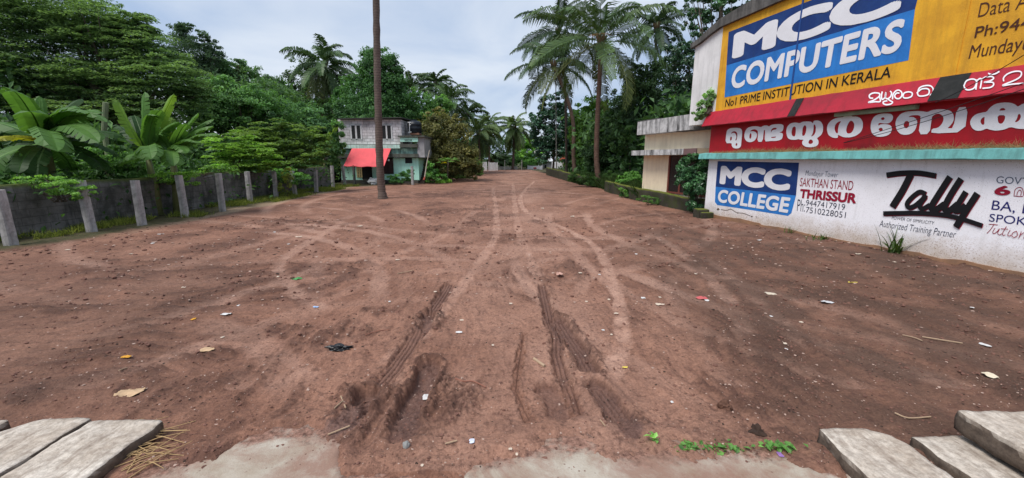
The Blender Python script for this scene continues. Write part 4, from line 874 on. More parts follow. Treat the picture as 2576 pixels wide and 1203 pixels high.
def blob_points(c, r, n, K=None, clump=.30, flat=.75, shell=.5):
    """points in clumps spread over an ellipsoid; returns points, outward directions, tint"""
    K = K or max(10, n // 55); d = unit(K); rad = shell + (1 - shell) * RNG.random(K) ** .6
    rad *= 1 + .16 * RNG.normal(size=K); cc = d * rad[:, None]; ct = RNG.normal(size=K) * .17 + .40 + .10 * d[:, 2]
    i = RNG.integers(0, K, n); cl = clump * (0.6 + .8 * RNG.random(K)); off = unit(n) * (RNG.random(n) ** .45)[:, None] * cl[i][:, None]; off[:, 2] *= flat
    p = cc[i] + off; o = off / (np.linalg.norm(off, axis=1, keepdims=True) + 1e-9)
    t = ct[i] + RNG.normal(size=n) * .13
    return np.array(c) + p * np.array(r), o * .7 + d[i] * .5, np.clip(t, 0, 1)
def px_blobs(blobs, Yd, deep=.85):
    out_ = []
    for x, y, rx, ry in blobs:
        c = PT(x, y, Yd); s = Yd / FPX / math.cos(PITCH) ; s = np.linalg.norm(PT(x + 1, y, Yd) - c); sv = np.linalg.norm(PT(x, y + 1, Yd) - c)
        out_.append((c, (rx * s, max(rx * s, ry * sv) * deep, ry * sv), rx * ry))
    return out_
def tree(name, label, Yd, blobs, leaf_px=6.0, dens=1.0, mat=None, color=(1, 1, 1, 1), style='clump', base=None, group=None, cat='tree', trunk=True, aspect=.5, up=.5, tone=0.0, tr=None, clump=.30):
    B = px_blobs(blobs, Yd); m = np.linalg.norm(PT(CX + leaf_px, 400, Yd) - PT(CX, 400, Yd)); Vs = []; Fs = []; Ts = []; b0 = 0
    wt = sum(b[2] for b in B); cx = sum(b[0][0] * b[2] for b in B) / wt; cz = sum(b[0][2] * b[2] for b in B) / wt
    if base is None: base = np.array([cx, Yd, 0.0])
    root = empty(name, base, label, cat, group)
    for c, r, ar in B:
        c = c + np.array([0, RNG.uniform(-.2, .2) * r[1], 0]); n = int(ar * math.pi * dens * 9.5 / (leaf_px ** 2 * aspect))
        if style == 'layer':
            K = max(14, n // 90); d = unit(K); rad = RNG.random(K) ** .4; cc = d * rad[:, None]; ct = RNG.normal(size=K) * .15 + .40
            i = RNG.integers(0, K, n); q = RNG.random(n) ** .5; th = RNG.random(n) * 6.283; R0 = (.22 + .16 * RNG.random(K))[i]
            ex = np.stack([np.cos(th) * q * R0, np.sin(th) * q * R0, -.09 * q ** 2 + .025 * RNG.normal(size=n) + .05 * (1 - q)], 1)
            p = c + (cc[i] + ex) * np.array(r); V, F, T = leaves(p, m, np.clip(ct[i] + .12 * RNG.normal(size=n) + .12 * (1 - q) + tone, 0, 1), None, aspect, 1.6, .2)
        else:
            p, o, t = blob_points(c, r, n, clump=clump); V, F, T = leaves(p, m, np.clip(t + tone, 0, 1), o, aspect, up)
        Vs.append(V); Fs.append(F + b0); Ts.append(T); b0 += len(V)
    V = np.concatenate(Vs); lowz = V[:, 2] < .05; V[lowz, 2] = .05 + RNG.random(lowz.sum()) * .3
    cr_ = mk('crown', V, np.concatenate(Fs), mat or LEAF, root, tint=np.concatenate(Ts)); cr_.color = color
    if trunk:
        top = np.array([cx, Yd, cz]); h = top[2]; r0 = tr or max(.08, .026 * h + .02); b = MB()
        mid = [base + (top - base) * f + np.array([RNG.uniform(-.04, .04) * h, RNG.uniform(-.04, .04) * h, 0]) for f in (.3, .6)]
        b.tube([base - [0, 0, .2], base + [0, 0, .15], mid[0], mid[1], top], [r0 * 1.3, r0, r0 * .85, r0 * .65, r0 * .35], 9)
        for c, r, ar in B:
            f = RNG.uniform(.3, .6); s_ = base + (top - base) * f; e_ = np.array(c) + np.array([0, 0, .2 * r[2]])
            m1 = s_ * .55 + e_ * .45 + np.array([0, 0, -.06 * h * RNG.random()]); b.tube([s_, m1, e_], [r0 * .42, r0 * .22, r0 * .06], 6)
            for q in range(3): b.tube([m1, e_ + unit(1)[0] * np.array(r) * .7], [r0 * .14, r0 * .03], 5)
        b.build('trunk', BARK, root, True)
    return root
C_ = lambda r, g, b: (r, g, b, 1)
TG = 'trees around the lot'
# left side: tall layered tree, bamboo and the wooded bank
tree('rain_tree', 'huge spreading tree with flat layered foliage, filling the top left of the photo', 24, [(10, 70, 150, 110), (150, 40, 130, 75), (255, 75, 115, 70), (345, 125, 95, 62), (415, 195, 95, 55), (120, 170, 150, 80), (270, 200, 130, 70), (60, 260, 130, 60), (230, 290, 130, 45), (390, 265, 110, 48), (470, 235, 55, 35), (330, 60, 60, 40)], 7.5, 1.25, color=C_(.82, .90, .80), style='layer', aspect=.42, base=np.array([-22, 24.5, 0]), tr=.5)
tree('bamboo_clump', 'dark feathery bamboo clump rising against the sky left of centre', 40, [(478, 140, 48, 42), (455, 90, 24, 20), (470, 72, 26, 10), (512, 92, 24, 14), (520, 118, 26, 10), (535, 140, 26, 22), (500, 170, 50, 35), (445, 70, 16, 14)], 7, .8, color=C_(.42, .50, .58), aspect=.25, up=.1, cat='bamboo', clump=.45, trunk=False)
broot = bpy.data.objects['bamboo_clump']; b = MB()
for x, y in ((455, 85), (470, 66), (515, 86), (530, 110), (540, 135), (500, 150), (485, 100), (440, 66)):
    e_ = PT(x, y, 40); s_ = np.array(broot.location) + np.array([RNG.uniform(-1, 1), RNG.uniform(-.8, .8), 0]); b.tube([s_, s_ * .35 + e_ * .65 + [0, 0, .8], e_], [.06, .05, .02], 6)
b.build('culms', BARK, broot, True)
tree('broadleaf_tree', 'dark bushy tree on the wooded slope directly right of the bamboo', 42, [(570, 185, 50, 42), (620, 215, 55, 45), (560, 235, 60, 50), (655, 240, 40, 34), (600, 165, 26, 14)], 6.5, 1.1, color=C_(.60, .78, .62), group=TG)
tree('broadleaf_tree', 'mid green dense tree on the slope below the bamboo', 33, [(600, 275, 85, 55), (530, 270, 60, 48), (680, 290, 60, 46), (640, 245, 50, 34), (560, 220, 40, 30)], 7, 1.15, color=C_(.70, .98, .66), group=TG)
tree('broadleaf_tree', 'dark tree crest on the slope left of the tall palm crown', 48, [(690, 232, 40, 34), (725, 250, 40, 30), (660, 215, 36, 30), (745, 262, 36, 26)], 6, 1.1, color=C_(.5, .68, .55), group=TG)
tree('broadleaf_tree', 'bluish green tree just left of the tall palm trunk', 38, [(735, 290, 50, 36), (770, 310, 46, 40), (700, 320, 50, 40), (800, 330, 36, 36)], 6.5, 1.15, color=C_(.62, .86, .74), group=TG)
tree('broadleaf_tree', 'loose dark tree with sky gaps standing behind the tall palm crown', 52, [(755, 195, 40, 42), (845, 215, 38, 42), (800, 235, 55, 40), (780, 165, 30, 18), (870, 235, 20, 28)], 6, .62, color=C_(.40, .46, .38), group=TG)
tree('olive_tree', 'olive green layered tree behind the compound wall, left of the mint house', 24, [(690, 365, 75, 40), (755, 345, 60, 40), (640, 345, 55, 36), (780, 390, 48, 42), (720, 410, 70, 34), (810, 350, 28, 30), (700, 320, 50, 22)], 7, 1.15, color=C_(.86, .92, .58), style='layer', base=np.array([-13.9, 24.5, 0]))
tree('lime_bush_tree', 'yellow green low tree between the banana plants and the olive tree', 19.8, [(590, 360, 66, 32), (640, 385, 55, 30), (560, 390, 50, 30), (610, 410, 80, 26), (680, 410, 45, 26)], 7, 1.15, color=C_(.98, 1.18, .50), style='layer', tone=.08, base=np.array([-14.6, 20, 0]))
tree('broadleaf_tree', 'dark green tree pressed between the olive tree and the mint house', 29, [(815, 400, 34, 44), (775, 430, 40, 30), (838, 372, 20, 34), (730, 440, 45, 24), (845, 330, 20, 30)], 6.5, 1.1, color=C_(.55, .80, .55), group=TG)
# behind the house
tree('creeper_tree', 'tall tree smothered in creepers directly behind the mint house', 44, [(945, 185, 48, 55), (925, 235, 62, 50), (975, 225, 48, 50), (940, 285, 80, 48), (1000, 280, 50, 46), (895, 275, 50, 46), (868, 255, 28, 34), (955, 145, 36, 26), (985, 175, 30, 30), (1010, 215, 14, 30)], 6, 1.3, color=C_(.44, .70, .46), tone=.0)
tree('broadleaf_tree', 'dark tree behind the left half of the mint house roof', 40, [(850, 290, 36, 36), (880, 310, 40, 30), (835, 320, 26, 26), (915, 310, 50, 22)], 6, 1.1, color=C_(.42, .62, .46), group=TG)
tree('broadleaf_tree', 'light green tree crown showing between the creeper tree and the brown tree', 46, [(1055, 265, 40, 34), (1090, 272, 34, 28), (1030, 290, 36, 34), (1075, 300, 50, 26), (1120, 262, 26, 22)], 5.5, 1.2, color=C_(.75, 1.05, .58), group=TG)
tree('rusty_tree', 'brown flowering tree just right of the mint house', 36.5, [(1105, 330, 44, 45), (1140, 360, 46, 48), (1085, 370, 34, 44), (1120, 410, 62, 38), (1165, 400, 40, 40), (1095, 290, 26, 18), (1150, 315, 26, 26), (1185, 420, 26, 30)], 5.2, 1.1, color=C_(.98, .66, .48), tone=-.03, aspect=.6)
tree('broadleaf_tree', 'dark green tree at the foot of the brown tree, towards the white pickets', 40, [(1080, 425, 30, 28), (1160, 435, 45, 18), (1195, 418, 18, 26), (1120, 435, 40, 20)], 5, 1.1, color=C_(.6, .75, .45), group=TG)
# far end
tree('broadleaf_tree', 'lime green tree at the far end left of the dark jackfruit tree', 85, [(1318, 355, 26, 20), (1330, 385, 26, 24), (1345, 400, 24, 18), (1305, 385, 16, 22)], 4.2, 1.1, color=C_(1.0, 1.35, .5), group=TG)
tree('broadleaf_tree', 'small dark green tree at the far end behind the white wall', 82, [(1290, 400, 20, 20), (1318, 408, 22, 14), (1350, 410, 18, 12)], 4, 1.1, color=C_(.6, .9, .5), group=TG)
tree('jackfruit_tree', 'tall dark big leafed tree at the far right end of the lot', 58, [(1390, 265, 30, 34), (1375, 305, 38, 36), (1415, 300, 32, 44), (1355, 335, 26, 34), (1395, 345, 46, 36), (1360, 375, 30, 26), (1425, 370, 30, 40), (1390, 390, 44, 22), (1345, 300, 16, 18), (1400, 240, 14, 14), (1440, 330, 16, 40)], 7.5, .95, mat=GLOSS, color=C_(.55, .72, .72), aspect=.55)
tree('mango_tree', 'yellow green topped tree between the two palm trunks on the right', 44, [(1490, 265, 38, 24), (1465, 300, 34, 34), (1510, 300, 34, 40), (1480, 345, 44, 40), (1525, 270, 26, 20), (1455, 335, 22, 34), (1530, 340, 40, 50), (1480, 395, 40, 36)], 6, 1.15, color=C_(.85, 1.15, .42))
tree('broadleaf_tree', 'dark tree behind the near right palm trunk', 36, [(1540, 330, 40, 60), (1560, 280, 34, 48), (1580, 380, 60, 50), (1520, 410, 44, 40), (1590, 230, 34, 40), (1500, 380, 30, 40)], 6, 1.15, color=C_(.26, .37, .30), group=TG)
tree('broadleaf_tree', 'broad dark tree behind the cream annex roof', 32, [(1620, 250, 52, 60), (1650, 200, 48, 50), (1600, 310, 50, 50), (1680, 270, 40, 50), (1640, 360, 60, 60), (1590, 180, 30, 28)], 6.5, 1.15, color=C_(.29, .40, .32), group=TG)
tree('broadleaf_tree', 'dark tree squeezed between the annex and the white gable wall', 27, [(1720, 190, 36, 60), (1700, 140, 30, 34), (1735, 240, 30, 50), (1700, 260, 40, 44), (1745, 120, 20, 24), (1690, 310, 40, 30)], 7, 1.15, mat=GLOSS, color=C_(.5, .66, .52), group=TG)
tree('broadleaf_tree', 'loose leafed tree rising above the curved roof of the painted building', 22, [(1790, 35, 42, 30), (1760, 70, 26, 24), (1840, 10, 60, 30), (1745, 15, 22, 30), (1900, -20, 60, 26), (1765, -10, 40, 26), (1735, 60, 14, 20)], 8, .62, mat=GLOSS, color=C_(.75, .95, .68), group=TG, base=np.array([11.5, 22, 0]))
tree('thin_tree', 'thin bare branched tree beside the near right palm', 31, [(1600, 440, 34, 20), (1560, 430, 24, 24), (1575, 350, 40, 34), (1620, 400, 30, 26)], 5.5, .5, color=C_(.55, .72, .5), tr=.06)
# far-off wood behind everything on both sides, one mass each side
def wood(name, label, pts, h, n, leaf, color):
    P = []; 
    for (x0, y0), (x1, y1), hh in pts:
        k_ = int(n * math.hypot(x1 - x0, y1 - y0)); t = RNG.random(k_); q = np.stack([x0 + (x1 - x0) * t, y0 + (y1 - y0) * t, np.zeros(k_)], 1)
        top = hh * (1 + .35 * vn(q[:, 0] * .35, q[:, 1] * .35, 4)); q[:, 2] = top * RNG.random(k_) ** .8; q[:, :2] += RNG.normal(size=(k_, 2)) * .9
        P.append(q)
    P = np.concatenate(P); V, F, T = leaves(P, leaf, np.clip(.34 + .5 * vn(P[:, 0] * .8 + P[:, 2] * .7, P[:, 1] * .8 + P[:, 2] * .5, 9) + .12 * RNG.normal(size=len(P)), 0, 1), None, .5, .6)
    V[:, 2] = np.maximum(V[:, 2], .03); o = tag(mk(name, V, F, LEAF, tint=T), label, 'woodland', kind='stuff'); o.color = color; return o
wood('woodland', 'dark continuous woodland behind the compound wall', [((-29, 4), (-27, 30), 7), ((-24, 30), (-21, 50), 8), ((-18, 44), (-9, 58), 6), ((-20, 8), (-18, 30), 3.2)], 0, 700, .42, C_(.50, .66, .48))
wood('far_woodland', 'distant woodland closing off the far end of the lot', [((-22, 96), (14, 100), 6.5), ((-14, 62), (-7, 92), 5), ((9, 60), (15, 96), 7), ((8, 36), (11, 60), 6), ((10.5, 18), (10, 36), 5)], 0, 300, .55, C_(.42, .6, .42))
wood('undergrowth', 'dark undergrowth along the back of the compound wall', [((-14.6, 7), (-14.4, 29), 1.5), ((-16.5, 8), (-16.3, 30), 2.1)], 0, 480, .20, C_(.42, .62, .36))
# ---------------------------------------------------------------- shrubs
def shrub(name, label, Yd, blobs, leaf_px=6, dens=1.1, color=(1, 1, 1, 1), mat=None, base=None, group=None, aspect=.5, tone=0., style='clump', zlow=0.0):
    B = px_blobs(blobs, Yd, .9); wt = sum(b[2] for b in B); cx = sum(b[0][0] * b[2] for b in B) / wt
    if base is None: base = np.array([cx, Yd, zlow])
    r_ = tree(name, label, Yd, blobs, leaf_px, dens, mat, color, style, base, group, 'shrub', False, aspect, .5, tone)
    b = MB()
    for c, r, a in B:
        for q in range(3): b.tube([base + np.array([RNG.uniform(-.1, .1), RNG.uniform(-.1, .1), -.05]), (base + np.array(c)) / 2 + unit(1)[0] * .1, np.array(c) + unit(1)[0] * np.array(r) * .5], [.016, .010, .004], 5)
    b.build('stem', BARK, r_, True); return r_
SG = 'shrubs along the compound wall'
shrub('leafy_shrub', 'bright green creeper spilling over the compound wall below the left banana leaves', 10.75, [(120, 455, 50, 14), (165, 470, 50, 18), (205, 485, 34, 20), (75, 462, 30, 8)], 7, .9, C_(1.0, 1.3, .55), group=SG, base=np.array([-12.3, 10.8, .9]))
shrub('leafy_shrub', 'dark shrub between the two clumps of banana plants', 14.5, [(270, 400, 60, 30), (330, 410, 55, 28), (300, 435, 70, 22), (230, 425, 40, 22)], 9, 1.0, C_(.55, .8, .45), group=SG, base=np.array([-14.2, 14.5, 0.]))
shrub('leafy_shrub', 'yellow green creeper on the wall top under the tall banana plants', 14.2, [(440, 445, 60, 13), (400, 455, 40, 12), (470, 460, 32, 14)], 7, 1.0, C_(1.1, 1.35, .5), group=SG, base=np.array([-13.1, 14.3, 1.1]))
shrub('leafy_shrub', 'star leafed bright shrub on the wall top right of the tall banana plants', 16.5, [(555, 423, 34, 9), (535, 430, 28, 8), (580, 430, 16, 7)], 8, .9, C_(.95, 1.25, .5), group=SG, base=np.array([-13.3, 16.6, 1.2]))
shrub('leafy_shrub', 'dark green shrub hanging over the wall below the olive tree', 22, [(640, 438, 45, 16), (700, 440, 50, 18), (745, 448, 40, 16), (670, 455, 30, 14)], 6.5, 1.0, C_(.6, .92, .45), group=SG, base=np.array([-13.9, 22, .9]))
shrub('dry_shrub', 'yellowing half dry shrub at the foot of the compound wall', 20.6, [(720, 455, 16, 24), (712, 478, 20, 14), (728, 432, 10, 12)], 5, .8, C_(1.5, 1.2, .55), tone=.05)
shrub('leafy_shrub', 'rounded dark green bush against the mint house wall', 31.6, [(1008, 448, 26, 12), (1025, 436, 20, 10), (990, 450, 14, 9)], 4.2, 1.2, C_(.55, .95, .55), group='shrubs by the mint house')
shrub('leafy_shrub', 'tall leafy bush right of the outside stair of the mint house', 33, [(1085, 430, 18, 22), (1100, 445, 26, 14), (1078, 450, 14, 10)], 5, 1.1, C_(.7, 1.1, .55), group='shrubs by the mint house')
shrub('grassy_shrub', 'bright yellow green low plants at the foot of the papaya', 33.5, [(1100, 461, 34, 4), (1125, 456, 12, 8)], 4, 1.2, C_(1.15, 1.5, .5), tone=.1)
shrub('leafy_shrub', 'low bushes lining the far left edge before the white pickets', 50, [(1165, 442, 26, 9), (1195, 436, 20, 8), (1140, 448, 16, 8)], 4, 1.1, C_(.9, 1.0, .45), group='shrubs by the mint house')
shrub('compound_leaf_shrub', 'large dark leafy shrub hiding the corner between annex and painted building', 14.6, [(1740, 420, 34, 26), (1755, 465, 32, 34), (1725, 460, 26, 30), (1760, 510, 28, 20), (1715, 430, 20, 18), (1745, 395, 24, 12), (1770, 440, 14, 34)], 9.5, 2.2, C_(.80, 1.1, .74), mat=GLOSS, aspect=.42, tone=.05, base=np.array([6.9, 14.75, 0.]))
shrub('compound_leaf_shrub', 'bright green feathery bush by the low wall left of the cream annex', 23.5, [(1590, 450, 28, 22), (1570, 458, 22, 20), (1605, 465, 22, 18)], 6, 1.05, C_(.62, .95, .4), tone=.1, base=np.array([6.9, 23.6, 0.]))
shrub('ledge_shrub', 'pale green shrub growing on the ledge at the left end of the red sill', 14.3, [(1790, 250, 22, 26), (1775, 275, 20, 24), (1805, 255, 16, 18), (1800, 228, 11, 12), (1760, 290, 16, 12)], 7, 2.0, C_(.95, 1.15, .85), tone=.10, aspect=.6, base=WP(-.25, 3.55, .15))
shrub('weedy_shrub', 'rank weeds growing at the foot of the near right palm', 29, [(1505, 462, 28, 16), (1475, 452, 26, 16), (1530, 455, 24, 22), (1450, 447, 20, 14), (1495, 478, 18, 8), (1550, 460, 16, 20)], 5, 1.1, C_(.42, .58, .34), aspect=.3)
shrub('wall_weed', 'straggly weeds against the base of the mossy wall', 17.5, [(1650, 505, 20, 10), (1625, 500, 18, 9), (1668, 515, 14, 8)], 5, .7, C_(.7, .95, .5), aspect=.3, base=np.array([6.05, 17.5, 0]))
shrub('wall_weed', 'patch of green weeds on the mossy wall face below the feathery bush', 20.8, [(1570, 488, 16, 12), (1585, 495, 14, 9)], 5, .8, C_(.75, 1.05, .5), aspect=.35, base=np.array([5.9, 20.8, 0]))
# ---------------------------------------------------------------- coconut palms
def frond_geo(L, e0, droop, n=34, wl=.055, twist=0.0, dry=0.0, seed=0):
    rs = np.random.default_rng(seed); m = 14; pts = [np.zeros(3)]; e = e0
    for i in range(m):
        e -= droop / m * (.35 + 1.3 * i / m); pts.append(pts[-1] + np.array([math.cos(e), 0, math.sin(e)]) * L / m)
    pts = np.array(pts); V = []; T = []; F = []
    def at(t):
        f = t * m; i = min(m - 1, int(f)); p = pts[i] + (pts[i + 1] - pts[i]) * (f - i); d = pts[i + 1] - pts[i]; return p, d / np.linalg.norm(d)
    for i in range(m + 1):                                                  # rachis, three sided
        r = .030 * (1 - .85 * i / m) + .004; d = at(i / m)[1]; nn_ = np.array([-d[2], 0, d[0]])
        for a in (0, 1, 2):
            t_ = 2.0944 * a; V.append(pts[i] + nn_ * r * math.cos(t_) + np.array([0, 1, 0]) * r * math.sin(t_)); T.append(.95)
    for i in range(m):
        for a in range(3): F.append((i * 3 + a, i * 3 + (a + 1) % 3, i * 3 + 3 + (a + 1) % 3, i * 3 + 3 + a))
    n = int(n * 1.35)
    for i in range(n):
        t = .13 + .86 * i / (n - 1); p, d = at(t); up = np.array([-d[2], 0, d[0]])
        for sg in (-1, 1):
            ll = L * .27 * (math.sin(math.pi * (.16 + .80 * t)) ** .7) * (1 + .14 * rs.normal())
            if rs.random() < .04: continue
            sd_ = np.array([0, sg, 0]); hang = (.30 + .55 * t + .15 * rs.normal()) * (.7 + .5 * abs(math.cos(e0)))
            d1 = sd_ * .85 + d * .55 + up * .22; d1 /= np.linalg.norm(d1); q = p + d1 * ll * .45
            d2 = sd_ * .45 + d * .45 + np.array([0, 0, -hang * 1.3]); d2 /= np.linalg.norm(d2); r_ = q + d2 * ll * .55
            wv = d * wl * .62; b = len(V); tt = float(np.clip(.42 + .14 * rs.normal() + .12 * (t > .8) + dry, 0, 1))
            V += [p - wv * .6, p + wv * .6, q + wv, q - wv, r_]; T += [tt] * 5; F += [(b, b + 1, b + 2, b + 3), (b + 3, b + 2, b + 4)]
    return np.array(V), F, np.array(T)
def rotmat(az, roll=0.0):
    c, s = math.cos(az), math.sin(az); Rz = np.array([[c, -s, 0], [s, c, 0], [0, 0, 1]]); c2, s2 = math.cos(roll), math.sin(roll)
    return Rz @ np.array([[1, 0, 0], [0, c2, -s2], [0, s2, c2]])
PTRUNK = None
k = NM('palm_trunk_bark'); v = k.coord(); wv_ = k.n('ShaderNodeTexWave', wave_type='BANDS', bands_direction='Z', wave_profile='SAW'); wv_.inputs['Scale'].default_value = 2.6; wv_.inputs['Distortion'].default_value = 1.8; wv_.inputs['Detail'].default_value = 3; wv_.inputs['Detail Scale'].default_value = 2; k.l(v, wv_.inputs['Vector'])
c = k.mix(k.ramp(wv_.outputs['Fac'], .02, .22), (.045, .035, .03, 1), (.20, .165, .145, 1)); oi = k.n('ShaderNodeObjectInfo')
c = k.mix(k.math('MULTIPLY', k.ramp(k.noise(v, 2.2, 7, .7), .42, .65), .6), c, (.085, .068, .060, 1)); c = k.mix(1.0, c, oi.outputs['Color'], 'MULTIPLY')
k.bump(k.math('ADD', wv_.outputs['Fac'], k.math('MULTIPLY', k.noise(v, 20, 5, .7), .6)), .8, .03); PTRUNK = k.fin(c, .92)
def palm_trunk(pts, r0, r1, root, color):
    b = MB(); P = smooth_line(pts, 10); n = len(P); rad = []
    for i in range(n): t = i / (n - 1); rad.append(r1 + (r0 - r1) * (1 - t) ** 1.0 + .45 * r0 * max(0, 1 - t * 14) + .012 * math.sin(i * 2.6) * r0 / .2)
    b.tube(P, rad, 12, True, .05); o = b.build('trunk', PTRUNK, root, True); o.color = color; return o
NUT = plain('green_coconut', (.16, .17, .04, 1), .5); NUTO = plain('orange_flower_stalk', (.40, .20, .05, 1), .8)
def palm(label, tpx, Yd, r0, r1, Lpx, nf=22, parts=True, color=(1, 1, 1, 1), tcol=(1, 1, 1, 1), seed=0, nl=34, wl=.06, emin=-55, nuts=False, group='coconut palms', Yoff=0, wind=0.0, skirt=0):
    pts = [PT(x, y, Yd + (Yoff * i / (len(tpx) - 1))) for i, (x, y) in enumerate(tpx)]; pts[0][2] = -.1 if len(tpx) > 1 else pts[0][2]
    base = pts[0] * np.array([1, 1, 0]); root = empty('coconut_palm', base, label, 'palm', group); palm_trunk(pts, r0, r1, root, tcol)
    top = pts[-1] + [0, 0, .1]; L_ = np.linalg.norm(PT(CX + Lpx, 400, Yd) - PT(CX, 400, Yd)); Vs = []; Fs = []; Ts = []; rs = random.Random(seed)
    for i in range(nf):
        f = i / max(1, nf - 1); e0 = R(82 - (82 - emin) * f ** .85 + rs.uniform(-6, 6)); az = i * 2.39996 + rs.uniform(-.2, .2)
        V, F, T = frond_geo(L_ * rs.uniform(.86, 1.05) * (.75 + .25 * min(1, f * 4)), e0, R(rs.uniform(62, 96) * (1.1 - .45 * f)), nl, wl, 0, (.06 * rs.uniform(-1, 1) - (.15 if f > .9 else 0)), seed * 100 + i)
        V = V @ rotmat(az, rs.uniform(-.35, .35)).T + np.array([wind * .05 * 0, 0, 0]) + top
        if parts: o = mk('frond', V, F, PALMLEAF, root, tint=T); o.color = color if f < .86 else (color[0] * 1.5, color[1] * 1.05, color[2] * .8, 1)
        else: Fs += [tuple(a + sum(len(q) for q in Vs) for a in ff) for ff in F]; Vs.append(V); Ts.append(T)
    if not parts: o = mk('crown', np.concatenate(Vs), Fs, PALMLEAF, root, tint=np.concatenate(Ts)); o.color = color
    if nuts:
        for q in range(9):
            bm = bmesh.new(); bmesh.ops.create_icosphere(bm, subdivisions=2, radius=.13)
            for v_ in bm.verts: v_.co.z *= 1.25
            m_ = bpy.data.meshes.new('coconut'); bm.to_mesh(m_); bm.free(); m_.materials.append(NUT); o = link(bpy.data.objects.new('coconut', m_), root)
            a = rs.uniform(0, 6.28); o.location = Vector(top - root.location + np.array([.34 * math.cos(a), .34 * math.sin(a), -.30 - .25 * rs.random()]))
        for q in range(4):
            a = -1.2 - q * .5; b = MB()
            for z in range(7): b.tube([top + [0, 0, .1], top + np.array([.5 * math.cos(a), .5 * math.sin(a), .35]) , top + np.array([(.75 + .2 * rs.random()) * math.cos(a + .12 * (z - 3)), (.75 + .2 * rs.random()) * math.sin(a + .12 * (z - 3)), .1 + .25 * rs.random()])], [.02, .015, .008], 4)
            b.build('flower_stalk', NUTO, root)
    b = MB()
    for q in range(14):                                                       # fibrous leaf sheaths at the crown's base
        a = q * 2.4; d = np.array([math.cos(a), math.sin(a), 0]); b.tube([top + [0, 0, -.5] + d * r1 * .9, top + d * (r1 + .10) + [0, 0, .0], top + d * (r1 + .22) + [0, 0, .35]], [.05, .07, .04], 5)
    b.build('leaf_sheath', plain('fibre_sheath', (.16, .11, .06, 1), .9), root); return root
palm('bare palm trunk standing alone in the red soil, its crown above the frame', [(963, 500), (957, 440), (952, 300), (948, 120), (945, -130), (944, -420)], 20.4, .20, .135, 210, 18, True, tcol=C_(.85, .78, .75), seed=1, nl=26)
palm('large coconut palm with a straight ringed trunk, nearest on the right', [(1508, 470), (1501, 400), (1503, 300), (1508, 205), (1513, 108)], 29, .21, .13, 212, 20, True, C_(.62, .80, .54), C_(1.15, .85, .72), seed=3, nl=44, wl=.065, nuts=True, emin=-38)
palm('leaning coconut palm with a curved trunk left of the large right palm', [(1447, 450), (1443, 390), (1442, 310), (1424, 240), (1393, 165)], 42, .24, .15, 140, 18, True, C_(.40, .54, .45), C_(1.0, .80, .70), seed=5, nl=36, wl=.085, emin=-35)
palm('coconut palm with the highest crown behind the leaning palm', [(1425, 445), (1424, 300), (1418, 170), (1405, 80)], 47, .15, .11, 122, 20, False, C_(.38, .50, .46), C_(.7, .65, .6), seed=6, nl=32, wl=.09)
palm('coconut palm crown rising at the upper right beside the large right palm', [(1640, 440), (1645, 250), (1652, 70)], 40, .16, .12, 98, 18, False, C_(.42, .55, .52), C_(.6, .55, .5), seed=8, nl=30, wl=.08, emin=-40)
palm('tall coconut palm left of centre between the olive tree and the creeper tree', [(800, 420), (803, 305), (812, 240), (817, 165)], 46, .24, .16, 108, 24, True, C_(.60, .78, .60), C_(.95, .85, .78), seed=9, nl=38, wl=.085, emin=-68)
palm('slender dark palm tips peeking above the trees left of the tall left palm', [(695, 400), (700, 240)], 58, .16, .12, 58, 14, False, C_(.5, .6, .5), seed=10, nl=22, wl=.10, emin=-10)
palm('palm crown immediately right of the creeper tree top', [(1040, 400), (1040, 228)], 52, .16, .12, 72, 16, False, C_(.5, .66, .5), seed=11, nl=24, wl=.10, emin=0)
palm('palm crown rising against the sky, second right of the creeper tree', [(1098, 400), (1096, 212)], 55, .16, .12, 62, 18, False, C_(.5, .68, .55), seed=12, nl=26, wl=.10, emin=-30)
palm('drooping palm crown above the top of the brown tree', [(1128, 420), (1128, 258)], 52, .16, .12, 92, 22, False, C_(.62, .82, .6), seed=13, nl=26, wl=.10, emin=-55)
palm('dark palm crown silhouetted right of the brown tree', [(1178, 430), (1176, 288)], 62, .17, .13, 62, 18, False, C_(.42, .55, .5), seed=14, nl=26, wl=.11, emin=-35)
palm('palm with long drooping fronds overhanging the white pickets', [(1208, 425), (1204, 335)], 58, .18, .13, 72, 20, False, C_(.85, .95, .72), seed=15, nl=28, wl=.11, emin=-60)
palm('coconut palm standing behind the white pickets', [(1231, 428), (1230, 318)], 72, .20, .16, 66, 24, False, C_(.78, .95, .7), C_(.9, .75, .7), seed=16, nl=26, wl=.13, emin=-65)
palm('bushy coconut palm at the far end in the middle of the gap', [(1290, 432), (1292, 380), (1294, 322)], 76, .26, .2, 64, 28, False, C_(.90, 1.0, .68), C_(.9, .8, .75), seed=17, nl=26, wl=.14, emin=-72)
palm('young palm with silvery fronds low behind the low grey wall', [(1262, 428), (1262, 408)], 80, .2, .18, 44, 16, False, C_(.7, .9, .8), seed=18, nl=22, wl=.14, emin=-5)
palm('young palm low behind the white pickets with arching fronds', [(1240, 428), (1240, 405)], 78, .2, .18, 40, 14, False, C_(.65, .85, .75), seed=19, nl=22, wl=.14, emin=0)
# thin areca trunk
b = MB(); P = [PT(1400, 445, 45) * np.array([1, 1, 0]), PT(1399, 300, 45), PT(1398, 190, 45)]; tag(b.tube(P, [.07, .055, .045], 8).build('areca_trunk', stained('pale_areca', (.26, .25, .22, 1), (.12, .12, .1, 1))), 'very thin pale areca trunk left of the leaning palm trunk', 'tree trunk')
